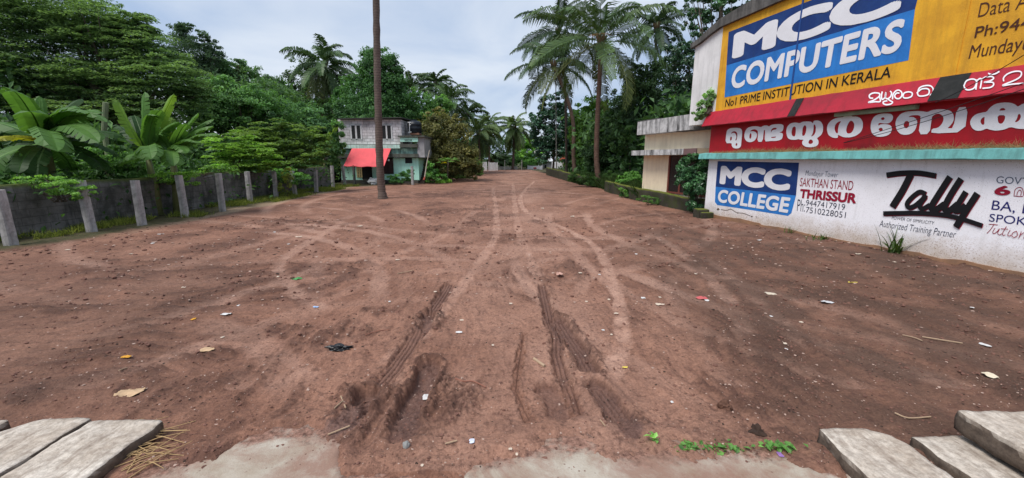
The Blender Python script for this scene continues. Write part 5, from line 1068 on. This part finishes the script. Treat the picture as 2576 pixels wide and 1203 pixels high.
# ---------------------------------------------------------------- banana plants
BAN = leafmat('banana_leaf', (.045, .10, .025, 1), (.20, .32, .10, 1), .5, .4, .3)
def banana_leaf(base, az, e0, L_, W_, droop, seed, tone=0.0, torn=.32):
    rs = random.Random(seed); m = 16; P = [np.array(base, float)]; e = e0; D = []
    pet = .16
    for i in range(m):
        e -= droop / m * (.3 + 1.4 * i / m); d = np.array([math.cos(e) * math.cos(az), math.cos(e) * math.sin(az), math.sin(e)]); D.append(d); P.append(P[-1] + d * L_ / m)
    D.append(D[-1]); V = []; T = []; F = []; sd0 = np.array([-math.sin(az), math.cos(az), 0]); roll = rs.uniform(-.35, .35)
    def half(i): 
        t = i / m
        if t < pet: return .0
        u = (t - pet) / (1 - pet); return W_ * .5 * (min(1, u / .14) ** .6) * (min(1, (1 - u) / .16) ** .55) * (1 - .15 * u)
    for i in range(m + 1):                                                   # midrib
        r = .030 * (1 - .8 * i / m) + .004; up = np.cross(sd0, D[i]) * -1
        for a in (0, 1, 2): V.append(P[i] + sd0 * r * math.cos(2.094 * a) + up * r * math.sin(2.094 * a)); T.append(1.0)
    for i in range(m):
        for a in range(3): F.append((i * 3 + a, i * 3 + (a + 1) % 3, i * 3 + 3 + (a + 1) % 3, i * 3 + 3 + a))
    for sg in (-1, 1):
        tear = 0.0
        for i in range(2, m):
            h0, h1 = half(i), half(i + 1)
            if h0 + h1 < 1e-4: continue
            up0 = np.cross(D[i], sd0); lift = .22 + .05 * rs.uniform(-1, 1); sag = -.28 + .2 * rs.uniform(-1, 1) * (rs.random() < torn)
            gap = .26 * L_ / m if rs.random() < torn else 0.0; tt = float(np.clip(.42 + tone + .10 * rs.uniform(-1, 1), 0, 1)); b = len(V)
            fw0 = D[i] * h0 * .35; fw1 = D[i] * h1 * .35
            s_ = sd0 * sg * math.cos(roll) + up0 * math.sin(roll) * sg
            q = [P[i], P[i + 1], P[i + 1] + s_ * h1 * .55 + up0 * lift * h1 * .5 + fw1 * .5, P[i] + s_ * h0 * .55 + up0 * lift * h0 * .5 + fw0 * .5,
                 P[i + 1] + s_ * h1 + up0 * sag * h1 + fw1 - D[i] * gap, P[i] + s_ * h0 + up0 * sag * h0 + fw0 + D[i] * gap]
            V += q; T += [min(1, tt + .12), min(1, tt + .12), tt, tt, tt * .9, tt * .9]; F += [(b, b + 1, b + 2, b + 3), (b + 3, b + 2, b + 4, b + 5)]
    return np.array(V), F, np.array(T)
PSEUDO = stained('banana_stem', (.16, .18, .07, 1), (.10, .06, .03, 1), .7, 4, .6)
def banana(label, cpx, Yd, basex, specs, tr=.11, seed=0):
    c = PT(*cpx, Yd); base = np.array([PT(basex, 400, Yd)[0], Yd, 0.0]); root = empty('banana_plant', base, label, 'banana plant', 'banana plants behind the compound wall')
    MB().tube([base - [0, 0, .1], base + (c - base) * .5 + [.04, 0, 0], c + [0, 0, -.1]], [tr * 1.3, tr, tr * .6], 12).build('stem', PSEUDO, root, True)
    for i, (tx, ty, dY, wpx, droop, tone, col) in enumerate(specs):
        e = PT(tx, ty, Yd + dY); v = e - c; hd = math.hypot(v[0], v[1]); L_ = np.linalg.norm(v) * (1 + .0022 * abs(droop)); ang = math.atan2(v[2], hd); e0 = ang + R(droop) * .5
        V, F, T = banana_leaf(c, math.atan2(v[1], v[0]), e0, L_, wpx * Yd / FPX * 1.05, R(droop), seed * 50 + i, tone)
        o = mk('leaf', V, F, BAN, root, tint=T); o.color = col
N_ = C_(.75, .95, .72); DK = C_(.36, .50, .40); LT = C_(1.1, 1.15, .62); YL = C_(2.2, 1.3, .4)
banana('big banana plant at the left with long arching leaves and one yellow tip', (112, 360), 12.6, 112, [(0, 235, -.8, 46, 60, .05, N_), (40, 250, -1.2, 50, 45, .10, N_), (100, 245, .3, 22, 10, .15, N_), (80, 300, -1.4, 58, 40, .15, N_), (250, 315, -.6, 44, 55, .08, N_), (230, 278, .9, 26, 12, .3, LT), (245, 395, -1.6, 50, 55, .10, N_), (150, 415, -1.9, 62, 60, .18, N_),
    (0, 365, -1.2, 40, 50, .25, YL), (-30, 440, -1.2, 70, 40, .0, N_), (60, 440, -1.0, 60, 50, -.12, DK), (170, 430, .5, 50, 60, -.12, DK), (300, 360, .9, 40, 55, -.05, DK), (210, 260, 1.2, 36, 30, -.1, DK), (-40, 330, 0, 60, 50, 0, N_), (20, 420, 0, 60, 60, -.1, DK), (265, 350, -1.3, 52, 60, .02, N_), (285, 410, .2, 50, 60, -.1, DK), (95, 470, -.8, 56, 70, -.1, DK), (255, 440, .1, 46, 60, -.12, DK), (190, 300, -1.0, 40, 50, .1, N_)], .15, 1)
banana('tall banana plant with upright pale leaves at the centre of the left clump', (372, 395), 14.2, 372, [(300, 255, -.3, 42, -12, .35, LT), (368, 235, .2, 44, 10, .12, N_), (440, 240, .5, 36, 8, .32, LT), (330, 415, -1.0, 40, 70, .12, N_), (305, 420, -.6, 34, 55, .1, N_), (385, 425, -1.6, 50, 70, .15, N_), (340, 300, .6, 34, 30, -.05, DK), (460, 320, .4, 34, 45, .1, N_), (410, 300, -.8, 30, 60, .15, N_), (400, 320, -.9, 26, 90, .2, N_), (300, 330, .7, 40, 40, -.1, DK)], .13, 2)
banana('spreading banana plant with many horizontal leaves beside the tall one', (432, 385), 14.6, 425, [(535, 330, -.2, 32, 35, .1, N_), (545, 355, -.6, 30, 40, .05, N_), (500, 290, .1, 28, 15, .2, N_), (540, 310, .5, 26, 30, .05, N_), (500, 375, -.9, 30, 45, .08, N_), (440, 430, -1.4, 44, 55, .1, N_), (470, 400, -1.0, 34, 60, .1, N_), (380, 330, .3, 30, 50, .1, N_), (515, 345, .4, 30, 40, 0, DK), (470, 320, -.5, 30, 30, .15, N_), (430, 300, .3, 28, 20, .2, LT), (395, 345, -.5, 30, 60, .12, N_)], .12, 3)
banana('banana plant with pale leaves between the olive tree and the mint house', (812, 385), 31, 812, [(850, 310, 0, 22, 15, .2, LT), (848, 350, -.4, 20, 45, .2, LT), (790, 340, .3, 20, 30, .1, N_), (835, 330, .4, 18, 30, .15, N_), (850, 370, -.3, 20, 50, .15, N_), (780, 375, 0, 20, 40, .1, N_)], .12, 4)
b = MB(); p0 = PT(272, 420, 15); p0[2] = 0; p1 = PT(262, 330, 15); p2 = PT(266, 258, 15); tag(b.tube([p0, p1, p2], [.09, .08, .085], 10).build('pale_stump', stained('lichen_post', (.20, .24, .13, 1), (.10, .10, .07, 1))), 'pale greenish bare pole standing between the two banana clumps', 'pole')
# papaya with a yellow leaf
pp = empty('papaya_plant', PT(1125, 462, 34) * np.array([1, 1, 0]), 'small papaya plant with one hanging yellow leaf right of the house', 'papaya')
c = PT(1128, 402, 34); MB().tube([np.array(pp.location), c], [.07, .04], 8).build('trunk', BARK, pp)
for i in range(13):
    a = i * 2.4; d = np.array([math.cos(a) * .8, math.sin(a) * .8, .35 - .04 * i]); e = c + d * (.6 + .03 * i); V = []; F = []; yel = i == 9
    if yel: e = PT(1119, 407, 33.5)
    for q in range(7):
        t_ = a + (q - 3) * .45; f = np.array([math.cos(t_), math.sin(t_), -.35]); s_ = np.cross(f, [0, 0, 1]) * .07; bq = len(V); V += [e, e + f * .22 + s_, e + f * .42, e + f * .22 - s_]; F.append((bq, bq + 1, bq + 2, bq + 3))
    o = mk('leaf', V, F, BAN, pp, tint=np.full(len(V), .55)); o.color = (4.2, 2.0, .2, 1) if yel else (.95, 1.2, .8, 1)
# ---------------------------------------------------------------- grass and weeds
def blades(P, h, wd, tint, lean=.6):
    n = len(P); a = RNG.random(n) * 6.283; l = lean * RNG.random(n); d = np.stack([np.cos(a) * l, np.sin(a) * l, np.ones(n)], 1); d /= np.linalg.norm(d, axis=1, keepdims=True); s = np.stack([-np.sin(a), np.cos(a), np.zeros(n)], 1) * (wd / 2); hh = (h * (.5 + RNG.random(n)))[:, None]
    tip = P + d * hh; tip[:, 2] -= hh[:, 0] * l * .35; mid = P + d * hh * .55
    V = np.stack([P - s, P + s, mid + s * .8, tip, mid - s * .8], 1).reshape(-1, 3); F = np.arange(5 * n).reshape(-1, 5); return V, F, np.repeat(tint, 5)
def ground_z(P): return ground_fields(P[:, 0], P[:, 1])[0]
n = 26000; y = 6.5 + 23.5 * RNG.random(n) ** 1.3; x = -12.7 + 1.75 * RNG.random(n) ** 1.2 - .055 * np.clip(y - 9, 0, 20) * .35
keep = fbm(x * .9, y * .5, 77, 3) + .28 * sst(-11.3, -12.3, x) > .08; x, y = x[keep], y[keep]; P = np.stack([x, y, np.zeros(len(x))], 1); P[:, 2] = ground_z(P) - .02
V, F, T = blades(P, .20, .014, np.clip(.5 + .25 * RNG.normal(size=len(P)), 0, 1), .9); o = tag(mk('verge_grass', V, F, GRASS, tint=T), 'straggly green and straw grass along the foot of the fence posts', 'grass', kind='stuff'); o.color = (1.9, 1.75, 1.25, 1)
n = 16000; y = 19 + 20 * RNG.random(n); x = np.interp(y, [15.6, 18.8, 25.6, 33, 51.5], [6.5, 6.15, 6.05, 5.6, 4.7]) + .1 + 2.6 * RNG.random(n); P = np.stack([x, y, np.zeros(n)], 1)
V, F, T = blades(P, .75, .03, np.clip(.3 + .2 * RNG.normal(size=n), 0, 1), .8); o = tag(mk('rank_grass', V, F, GRASS, tint=T), 'rank dark grass behind and around the right palm and mossy wall', 'grass', kind='stuff'); o.color = (.5, .68, .5, 1)
def tuft(name, label, c, n, h, wd, col, spread=.1, tone=.4, lean=1.0, cat='grass tuft'):
    P = np.array(c) + np.stack([RNG.normal(size=n) * spread, RNG.normal(size=n) * spread * .5, np.zeros(n)], 1); m = 6; V = []; F = []; T = []
    for i in range(n):
        a = RNG.random() * 6.283; l = lean * (.25 + .75 * RNG.random()); hh = h * (.55 + .6 * RNG.random()); sv_ = np.array([-math.sin(a), math.cos(a), 0]); e = R(88) - l * .5; p = P[i].copy(); b0 = len(V)
        for j in range(m + 1):
            w_ = wd * (1 - (j / m) ** 2) * .5 + .0008; V += [p - sv_ * w_, p + sv_ * w_]; T += [float(np.clip(tone + .15 * RNG.normal(), 0, 1))] * 2; e -= l * 1.3 / m; p = p + np.array([math.cos(a) * math.cos(e), math.sin(a) * math.cos(e), math.sin(e)]) * hh / m
        F += [(b0 + 2 * j, b0 + 2 * j + 1, b0 + 2 * j + 3, b0 + 2 * j + 2) for j in range(m)]
    o = mk(name, V, F, GRASS, origin=np.array(c), tint=T); o.color = col; return tag(o, label, cat)
tuft('grass_tuft', 'long bladed grass tuft against the white wall below the brush lettering', WP(5.72, 0, .12), 34, .62, .028, (.50, .72, .55, 1), .09, .42)
tuft('small_weed', 'small dark weed against the white wall, left of the long bladed tuft', WP(4.15, 0, .1), 60, .17, .02, (.55, .85, .45, 1), .16, .4, cat='weed')
tuft('small_weed', 'spindly weed with seed heads at the wall foot, left of the small dark weed', WP(3.25, 0, .1), 22, .24, .012, (.8, .9, .6, 1), .10, .4, cat='weed')
def leafy_weed(name, label, cs, n, lf, col, h=.08, mat=None, parent_loc=None):
    Ps = []; 
    for c, r in cs: k_ = max(3, int(n / len(cs))); Ps.append(np.array(c) + np.stack([RNG.normal(size=k_) * r, RNG.normal(size=k_) * r * .45, RNG.random(k_) * h], 1))
    P = np.concatenate(Ps); V, F, T = leaves(P, lf, np.clip(.5 + .18 * RNG.normal(size=len(P)), 0, 1), None, .62, 1.1, .2); o = mk(name, V, F, LEAF, origin=np.array(cs[0][0]), tint=T); o.color = col
    return tag(o, label, 'weed')
for wx, wy, wr in ((1730, 1140, .05), (1760, 1132, .06), (1810, 1130, .045), (1790, 1140, .05), (1840, 1142, .04)):
    leafy_weed('leafy_weed', 'green weed in the row sprouting along the concrete edge left of the thick slab', [(G(wx, wy), wr)], 52, .042, (.65, 1.0, .5, 1), .05)['group'] = 'weeds along the concrete edge'
leafy_weed('leafy_weed', 'single pale green seedling at the end of the right wheel rut', [(G(1637, 1125), .022)], 11, .06, (1.2, 1.6, .9, 1), .12)
leafy_weed('leafy_weed', 'small tuft of weeds in the gap left of the thick slab', [(G(1950, 1140), .05), (G(1965, 1142), .05)], 60, .05, (.6, .95, .45, 1), .08)
leafy_weed('leafy_weed', 'tiny plants under the near edge of the left slab', [(G(225, 1188), .05)], 30, .04, (.6, .9, .5, 1), .05)
# ---------------------------------------------------------------- overhead cables in front of the painted wall
CAB = plain('black_cable', (.012, .012, .014, 1), .5)
def cable(a, b_, sag, label, r=.007):
    A_, B_ = np.array(a), np.array(b_); P = [A_ + (B_ - A_) * t - np.array([0, 0, sag * 4 * t * (1 - t)]) for t in np.linspace(0, 1, 24)]
    return tag(MB().tube(P, r, 6).build('cable', CAB), label, 'cable', None)
q = lambda x, y, o: WP(*W(1738.8 + x * .325, 161 + y * .325, o), o)
cable(q(1180, 610, .05), q(1960, 340, .6) + (q(1960, 340, .6) - q(1180, 610, .05)) * 1.2, .05, 'thin black cable crossing the white Malayalam letters, upper of the pair')
cable(q(1180, 612, .05), q(1960, 352, .45) + (q(1960, 352, .45) - q(1180, 612, .05)) * 1.2, .12, 'thin black cable crossing the white Malayalam letters, lower of the pair')
cable(q(1890, 300, .35), q(2420, 0, .8) + (q(2420, 0, .8) - q(1890, 300, .35)) * .6, .06, 'thin black cable sloping up across the red sill and the yellow wall')
# ---------------------------------------------------------------- litter on the soil
def on_ground(x, y, dz=0.0):
    p = G(x, y); 
    for _ in range(3): z = float(ground_fields(p[:1], p[1:2])[0][0]); p = G(x, y, z)
    p[2] = z + dz; return p
def flake(name, px, wpx, hpx, mat, label, cat, group=None, seed=0, crumple=.35, n=7):
    """a crumpled irregular sheet lying on the soil"""
    rs = random.Random(seed); p = on_ground(*px); D = float((p - EYEV) @ DV); wd = wpx * D / FPX; ht = max(wd * .5, hpx * D / FPX * 2.0); V = []; F = []; th = .0025
    g = 5
    for lay in (0, 1):
        for i in range(g + 1):
            for j in range(g + 1):
                u, v_ = i / g * 2 - 1, j / g * 2 - 1; rr = 1 - .22 * (u * u * v_ * v_) + .12 * rs.uniform(-1, 1); h = wd * crumple * .5 * float(fbm(np.array([u * 1.3 + seed]), np.array([v_ * 1.3]), seed, 3)[0] + .32)
                V.append((p[0] + u * wd / 2 * rr, p[1] + v_ * ht / 2 * rr, p[2] + .006 + max(0, h) + (th if lay else 0)))
    q = g + 1; o2 = q * q; F = [(i * q + j, i * q + j + 1, (i + 1) * q + j + 1, (i + 1) * q + j) for i in range(g) for j in range(g)]; F += [tuple(o2 + a for a in f[::-1]) for f in F]
    rim = [i * q for i in range(q)] + [g * q + j for j in range(1, q)] + [i * q + g for i in range(g - 1, -1, -1)] + [j for j in range(g - 1, 0, -1)]; F += [(rim[i], rim[(i + 1) % len(rim)], o2 + rim[(i + 1) % len(rim)], o2 + rim[i]) for i in range(len(rim))]
    return tag(mk(name, V, F, mat), label, cat, group)
PAP = plain('white_paper', (.62, .61, .60, 1), .8, .2, .15); TAN = plain('dry_leaf_tan', (.52, .36, .22, 1), .85, .2, .4, 20); OR = plain('orange_leaf', (.62, .30, .03, 1), .7); YE = plain('yellow_leaf', (.70, .55, .10, 1), .6)
GRN = plain('fresh_green_leaf', (.06, .26, .07, 1), .5); BAG = plain('black_plastic_bag', (.010, .010, .012, 1), .3, .5); PNK = plain('red_wrapper', (.55, .12, .12, 1), .5); BLU = plain('pale_blue_plastic', (.35, .50, .75, 1), .4); GRY = plain('grey_stone', (.25, .25, .24, 1), .85)
b1 = on_ground(855, 880); 
bg_ = blobmesh('plastic_bag', b1 + [0, 0, .02], .082, BAG, 'crumpled black plastic bag on the red soil left of the ruts', 'plastic bag', seed=3, flat=(1.7, .6, .36), amp=.42, freq=2.6, sub=4)
flake('dry_leaf', (328, 990), 55, 20, TAN, 'large pale tan dry leaf lying behind the left slabs', 'leaf', seed=2, crumple=.3)
flake('dry_leaf', (522, 882), 32, 9, TAN, 'tan dry leaf beside a stick, left of the black bag', 'leaf', seed=4)
flake('dry_leaf', (318, 900), 22, 6, OR, 'small orange leaf on the soil in the left foreground', 'leaf', seed=5)
flake('dry_leaf', (487, 804), 9, 6, OR, 'tiny orange leaf left of the broad dark soil patch', 'leaf', seed=6)
flake('green_leaf', (747, 703), 26, 4, GRN, 'bright green leaf on the soil in the left middle distance', 'leaf', seed=7)
flake('yellow_leaf', (2145, 712), 20, 5, YE, 'pale yellow leaf on the dark soil before the white wall', 'leaf', seed=8)
flake('yellow_leaf', (1572, 926), 14, 4, YE, 'small yellow leaf right of the deep right rut', 'leaf', seed=9)
flake('candy_wrapper', (1765, 752), 26, 9, PNK, 'red and white wrapper on the wheel track', 'wrapper', seed=10)
flake('paper_scrap', (1778, 757), 10, 6, PAP, 'white scrap touching the red wrapper', 'litter', seed=11)
flake('plastic_scrap', (795, 774), 14, 4, BLU, 'pale blue plastic scrap near the dark soil patch', 'litter', seed=12)
flake('candy_wrapper', (1962, 1146), 12, 9, plain('blue_red_wrapper', (.30, .16, .42, 1), .4), 'small blue and red wrapper on the concrete edge', 'wrapper', seed=13)
flake('paper_scrap', (1187, 1112), 13, 9, plain('bluish_paper', (.62, .66, .80, 1), .6), 'bluish white scrap on the soil between the ruts', 'litter', seed=14)
flake('paper_scrap', (1074, 1001), 20, 12, PAP, 'white scrap lying in the deep left rut', 'litter', seed=15)
flake('paper_scrap', (2478, 870), 16, 11, PAP, 'bright white scrap on the dark soil at the right', 'litter', seed=16)
flake('paper_scrap', (2490, 946), 24, 14, plain('cream_rag', (.66, .58, .44, 1), .8), 'cream coloured rag on the dark soil above the raised slab', 'litter', seed=17)
flake('paper_scrap', (2082, 762), 34, 7, plain('grey_white_sheet', (.55, .56, .58, 1), .7), 'long greyish white torn sheet on the dark soil', 'litter', seed=18)
flake('paper_scrap', (1938, 740), 22, 11, plain('buff_paper', (.55, .48, .38, 1), .8), 'crumpled buff paper on the rough dark soil', 'litter', seed=19)
flake('cardboard_scrap', (1408, 693), 15, 12, plain('pink_cardboard', (.50, .30, .24, 1), .8), 'leaning pinkish cardboard scrap above the right rut', 'litter', seed=20, crumple=.9)
flake('paper_scrap', (570, 792), 26, 5, PAP, 'long white scrap left of the broad dark soil patch', 'litter', seed=21)
flake('paper_scrap', (405, 590), 14, 4, PAP, 'white scrap near the fence at left, nearest the verge', 'litter', seed=22)
blobmesh('stone', on_ground(1022, 1122) + [0, 0, .008], .026, GRY, 'grey pebble at the concrete edge below the deep left rut', 'stone', seed=5, amp=.15)
blobmesh('soil_lump', on_ground(1822, 1026) + [0, 0, .012], .05, plain('brown_clod', (.12, .06, .04, 1), .95), 'large brown clod of soil left of the thick slab', 'clod', seed=8, amp=.3)
blobmesh('stone', on_ground(1905, 1090) + [0, 0, -.01], .06, plain('dark_hole_lump', (.05, .03, .022, 1), .95), 'dark lump standing in for the shaded hole beside the thick slab', 'stone', seed=9, amp=.3)  # dark lump added in place of a shadowed hole
SG_ = 'white scraps scattered over the soil'
for i, (x, y, w_) in enumerate([(384, 613, 9), (650, 628, 8), (752, 597, 20), (690, 585, 8), (905, 570, 18), (1162, 807, 13), (1155, 838, 20), (1285, 765, 10), (1460, 688, 12), (1508, 692, 7), (1475, 760, 8), (1532, 755, 9), (1618, 751, 14), (1660, 768, 28), (1550, 790, 14), (1517, 832, 9), (1538, 843, 7), (1660, 749, 8), (1910, 605, 14), (1750, 690, 9), (1284, 1132, 12), (1690, 1013, 9), (560, 850, 9),
    (463, 724, 12), (726, 615, 7), (1000, 655, 12), (700, 697, 9), (600, 770, 9), (1062, 1173, 9), (1300, 1145, 8), (1940, 797, 9), (2015, 812, 12), (1975, 866, 10), (2445, 775, 9), (2160, 640, 18), (2250, 660, 8), (1978, 880, 8), (330, 640, 10), (170, 630, 14), (980, 760, 7), (1095, 735, 9), (1240, 870, 8), (1600, 640, 7), (1440, 545, 12), (1365, 525, 10)]):
    flake('paper_scrap', (x, y), w_ * .8, 4, PAP if i % 3 == 0 else plain('buff_scrap', (.60, .50, .40, 1), .8), 'small pale scrap among the loose bits strewn across the red soil', 'litter', SG_, seed=30 + i)
def stick(px, label, r=.006, mat=None, group=None, lift=.012):
    P = [on_ground(x, y, lift) for x, y in px]; return tag(MB().tube(smooth_line(P, 4) if len(P) > 2 else P, r, 6).build('stick', mat or STK), label, 'stick', group)
STK = stained('pale_stick', (.42, .30, .20, 1), (.22, .14, .09, 1)); RUST = stained('rusty_root', (.30, .13, .09, 1), (.18, .08, .05, 1))
stick([(1343, 905), (1370, 924)], 'short thick pale stick beside the right wheel rut', .016)
stick([(1145, 955), (1165, 962), (1190, 962), (1222, 977)], 'thin reddish root curling right of the deep left rut', .006, RUST)
stick([(825, 1097), (880, 1075)], 'straight twig at the near end of the left rut', .006)
stick([(858, 1000), (870, 1030)], 'short twig standing in the left rut berm', .006); stick([(842, 1030), (862, 1012)], 'short twig lying left of the left rut berm', .005)
stick([(920, 845), (950, 835), (980, 832)], 'thin curved root near the black bag', .005, RUST)
stick([(1120, 1120), (1150, 1112)], 'short stick on the soil below the clods', .006)
stick([(2250, 1042), (2285, 1055), (2340, 1052)], 'pale forked twig behind the low slab', .006); stick([(2320, 850), (2370, 858), (2420, 866)], 'pale fibrous root on the dark soil at the right', .008)
stick([(2270, 845), (2300, 852), (2320, 860)], 'short pale root on the dark soil, left of the longer root', .006)
stick([(1000, 690), (1040, 682)], 'stick across the lighter soil above the left rut', .008); stick([(300, 935), (330, 925)], 'small twig in the left foreground', .006)
stick([(1510, 1060), (1522, 1075)], 'tiny twig between the right ruts', .005)
# dry twigs by the left slab
V = []; bq = MB()
for i in range(46):
    c0 = G(350 + random.uniform(-55, 60), 1120 + random.uniform(-45, 55), .05); a = random.gauss(.55, .5); l = random.uniform(.12, .42); d = np.array([math.cos(a), math.sin(a), random.uniform(-.05, .18)])
    bq.tube([c0 - d * l * .5, c0 + np.array([0, 0, .015]), c0 + d * l * .5 + [0, 0, -.01]], [.004, .0035, .002], 5)
tag(bq.build('dry_twigs', stained('straw_twig', (.46, .31, .15, 1), (.25, .15, .08, 1))), 'heap of straw coloured dry twigs along the side of the left slab', 'twigs', kind='stuff')
# crumbs of soil and pale chips too many to count
ICO = None; bm = bmesh.new(); bmesh.ops.create_icosphere(bm, subdivisions=1, radius=1); IV = np.array([v.co[:] for v in bm.verts]); IF = np.array([[v.index for v in f.verts] for f in bm.faces]); bm.free()
def scatter(name, label, n, ylo, yhi, smin, smax, mat, flat, region=None, cat='soil'):
    y = ylo + (yhi - ylo) * RNG.random(n) ** 2.0; x = (RNG.random(n) * 2 - 1) * (1.4 * y + .4)
    P = np.stack([x, y], 1); z, l_, dk, wt, vg, sa, sd_ = ground_fields(x, y); pr = (.22 + .9 * dk + .35 * sd_) * (1 - .7 * l_) * (vg < .3) * (RNG.random(n) < np.where(soil_over_edge(x, y) > .0, 1, .35 * np.exp(soil_over_edge(x, y) * 7)))
    kp = RNG.random(n) < pr; x, y, z = x[kp], y[kp], np.maximum(z[kp], np.where(soil_over_edge(x[kp], y[kp]) < .05, .024, -9)); n = len(x); s = smin + (smax - smin) * RNG.random(n) ** 3; s = s * np.clip(y / 3.2, .8, 3.0)
    Q = IV[None] * (1 + .28 * RNG.normal(size=(n, len(IV), 1))) * s[:, None, None] * np.stack([np.ones(n) * 1.1, .6 + .6 * RNG.random(n), flat * (.7 + .6 * RNG.random(n))], 1)[:, None, :]
    a = RNG.random(n) * 6.28; c_, s_ = np.cos(a)[:, None], np.sin(a)[:, None]; Q = np.stack([Q[..., 0] * c_ - Q[..., 1] * s_, Q[..., 0] * s_ + Q[..., 1] * c_, Q[..., 2]], 2) + np.stack([x, y, z + s * flat * .3], 1)[:, None, :]
    F = (IF[None] + (np.arange(n) * len(IV))[:, None, None]).reshape(-1, 3); return tag(mk(name, Q.reshape(-1, 3), F, mat), label, cat, kind='stuff')
scatter('soil_crumbs', 'crumbled dark clods of soil strewn over the lot', 15000, 2.25, 14, .004, .017, stained('clod_soil', (.20, .10, .075, 1), (.09, .045, .034, 1), .8, 7, .95), .7)
scatter('pale_chips', 'fine pale chips of stone and leaf strewn over the soil', 11000, 2.25, 26, .003, .012, plain('pale_chip', (.46, .33, .27, 1), .9, .2, .4, 30), .35)
scatter('dark_mulch', 'dark bits of dead leaf strewn over the soil', 6000, 2.25, 16, .005, .012, plain('dead_leaf_bit', (.035, .022, .016, 1), .9), .25)
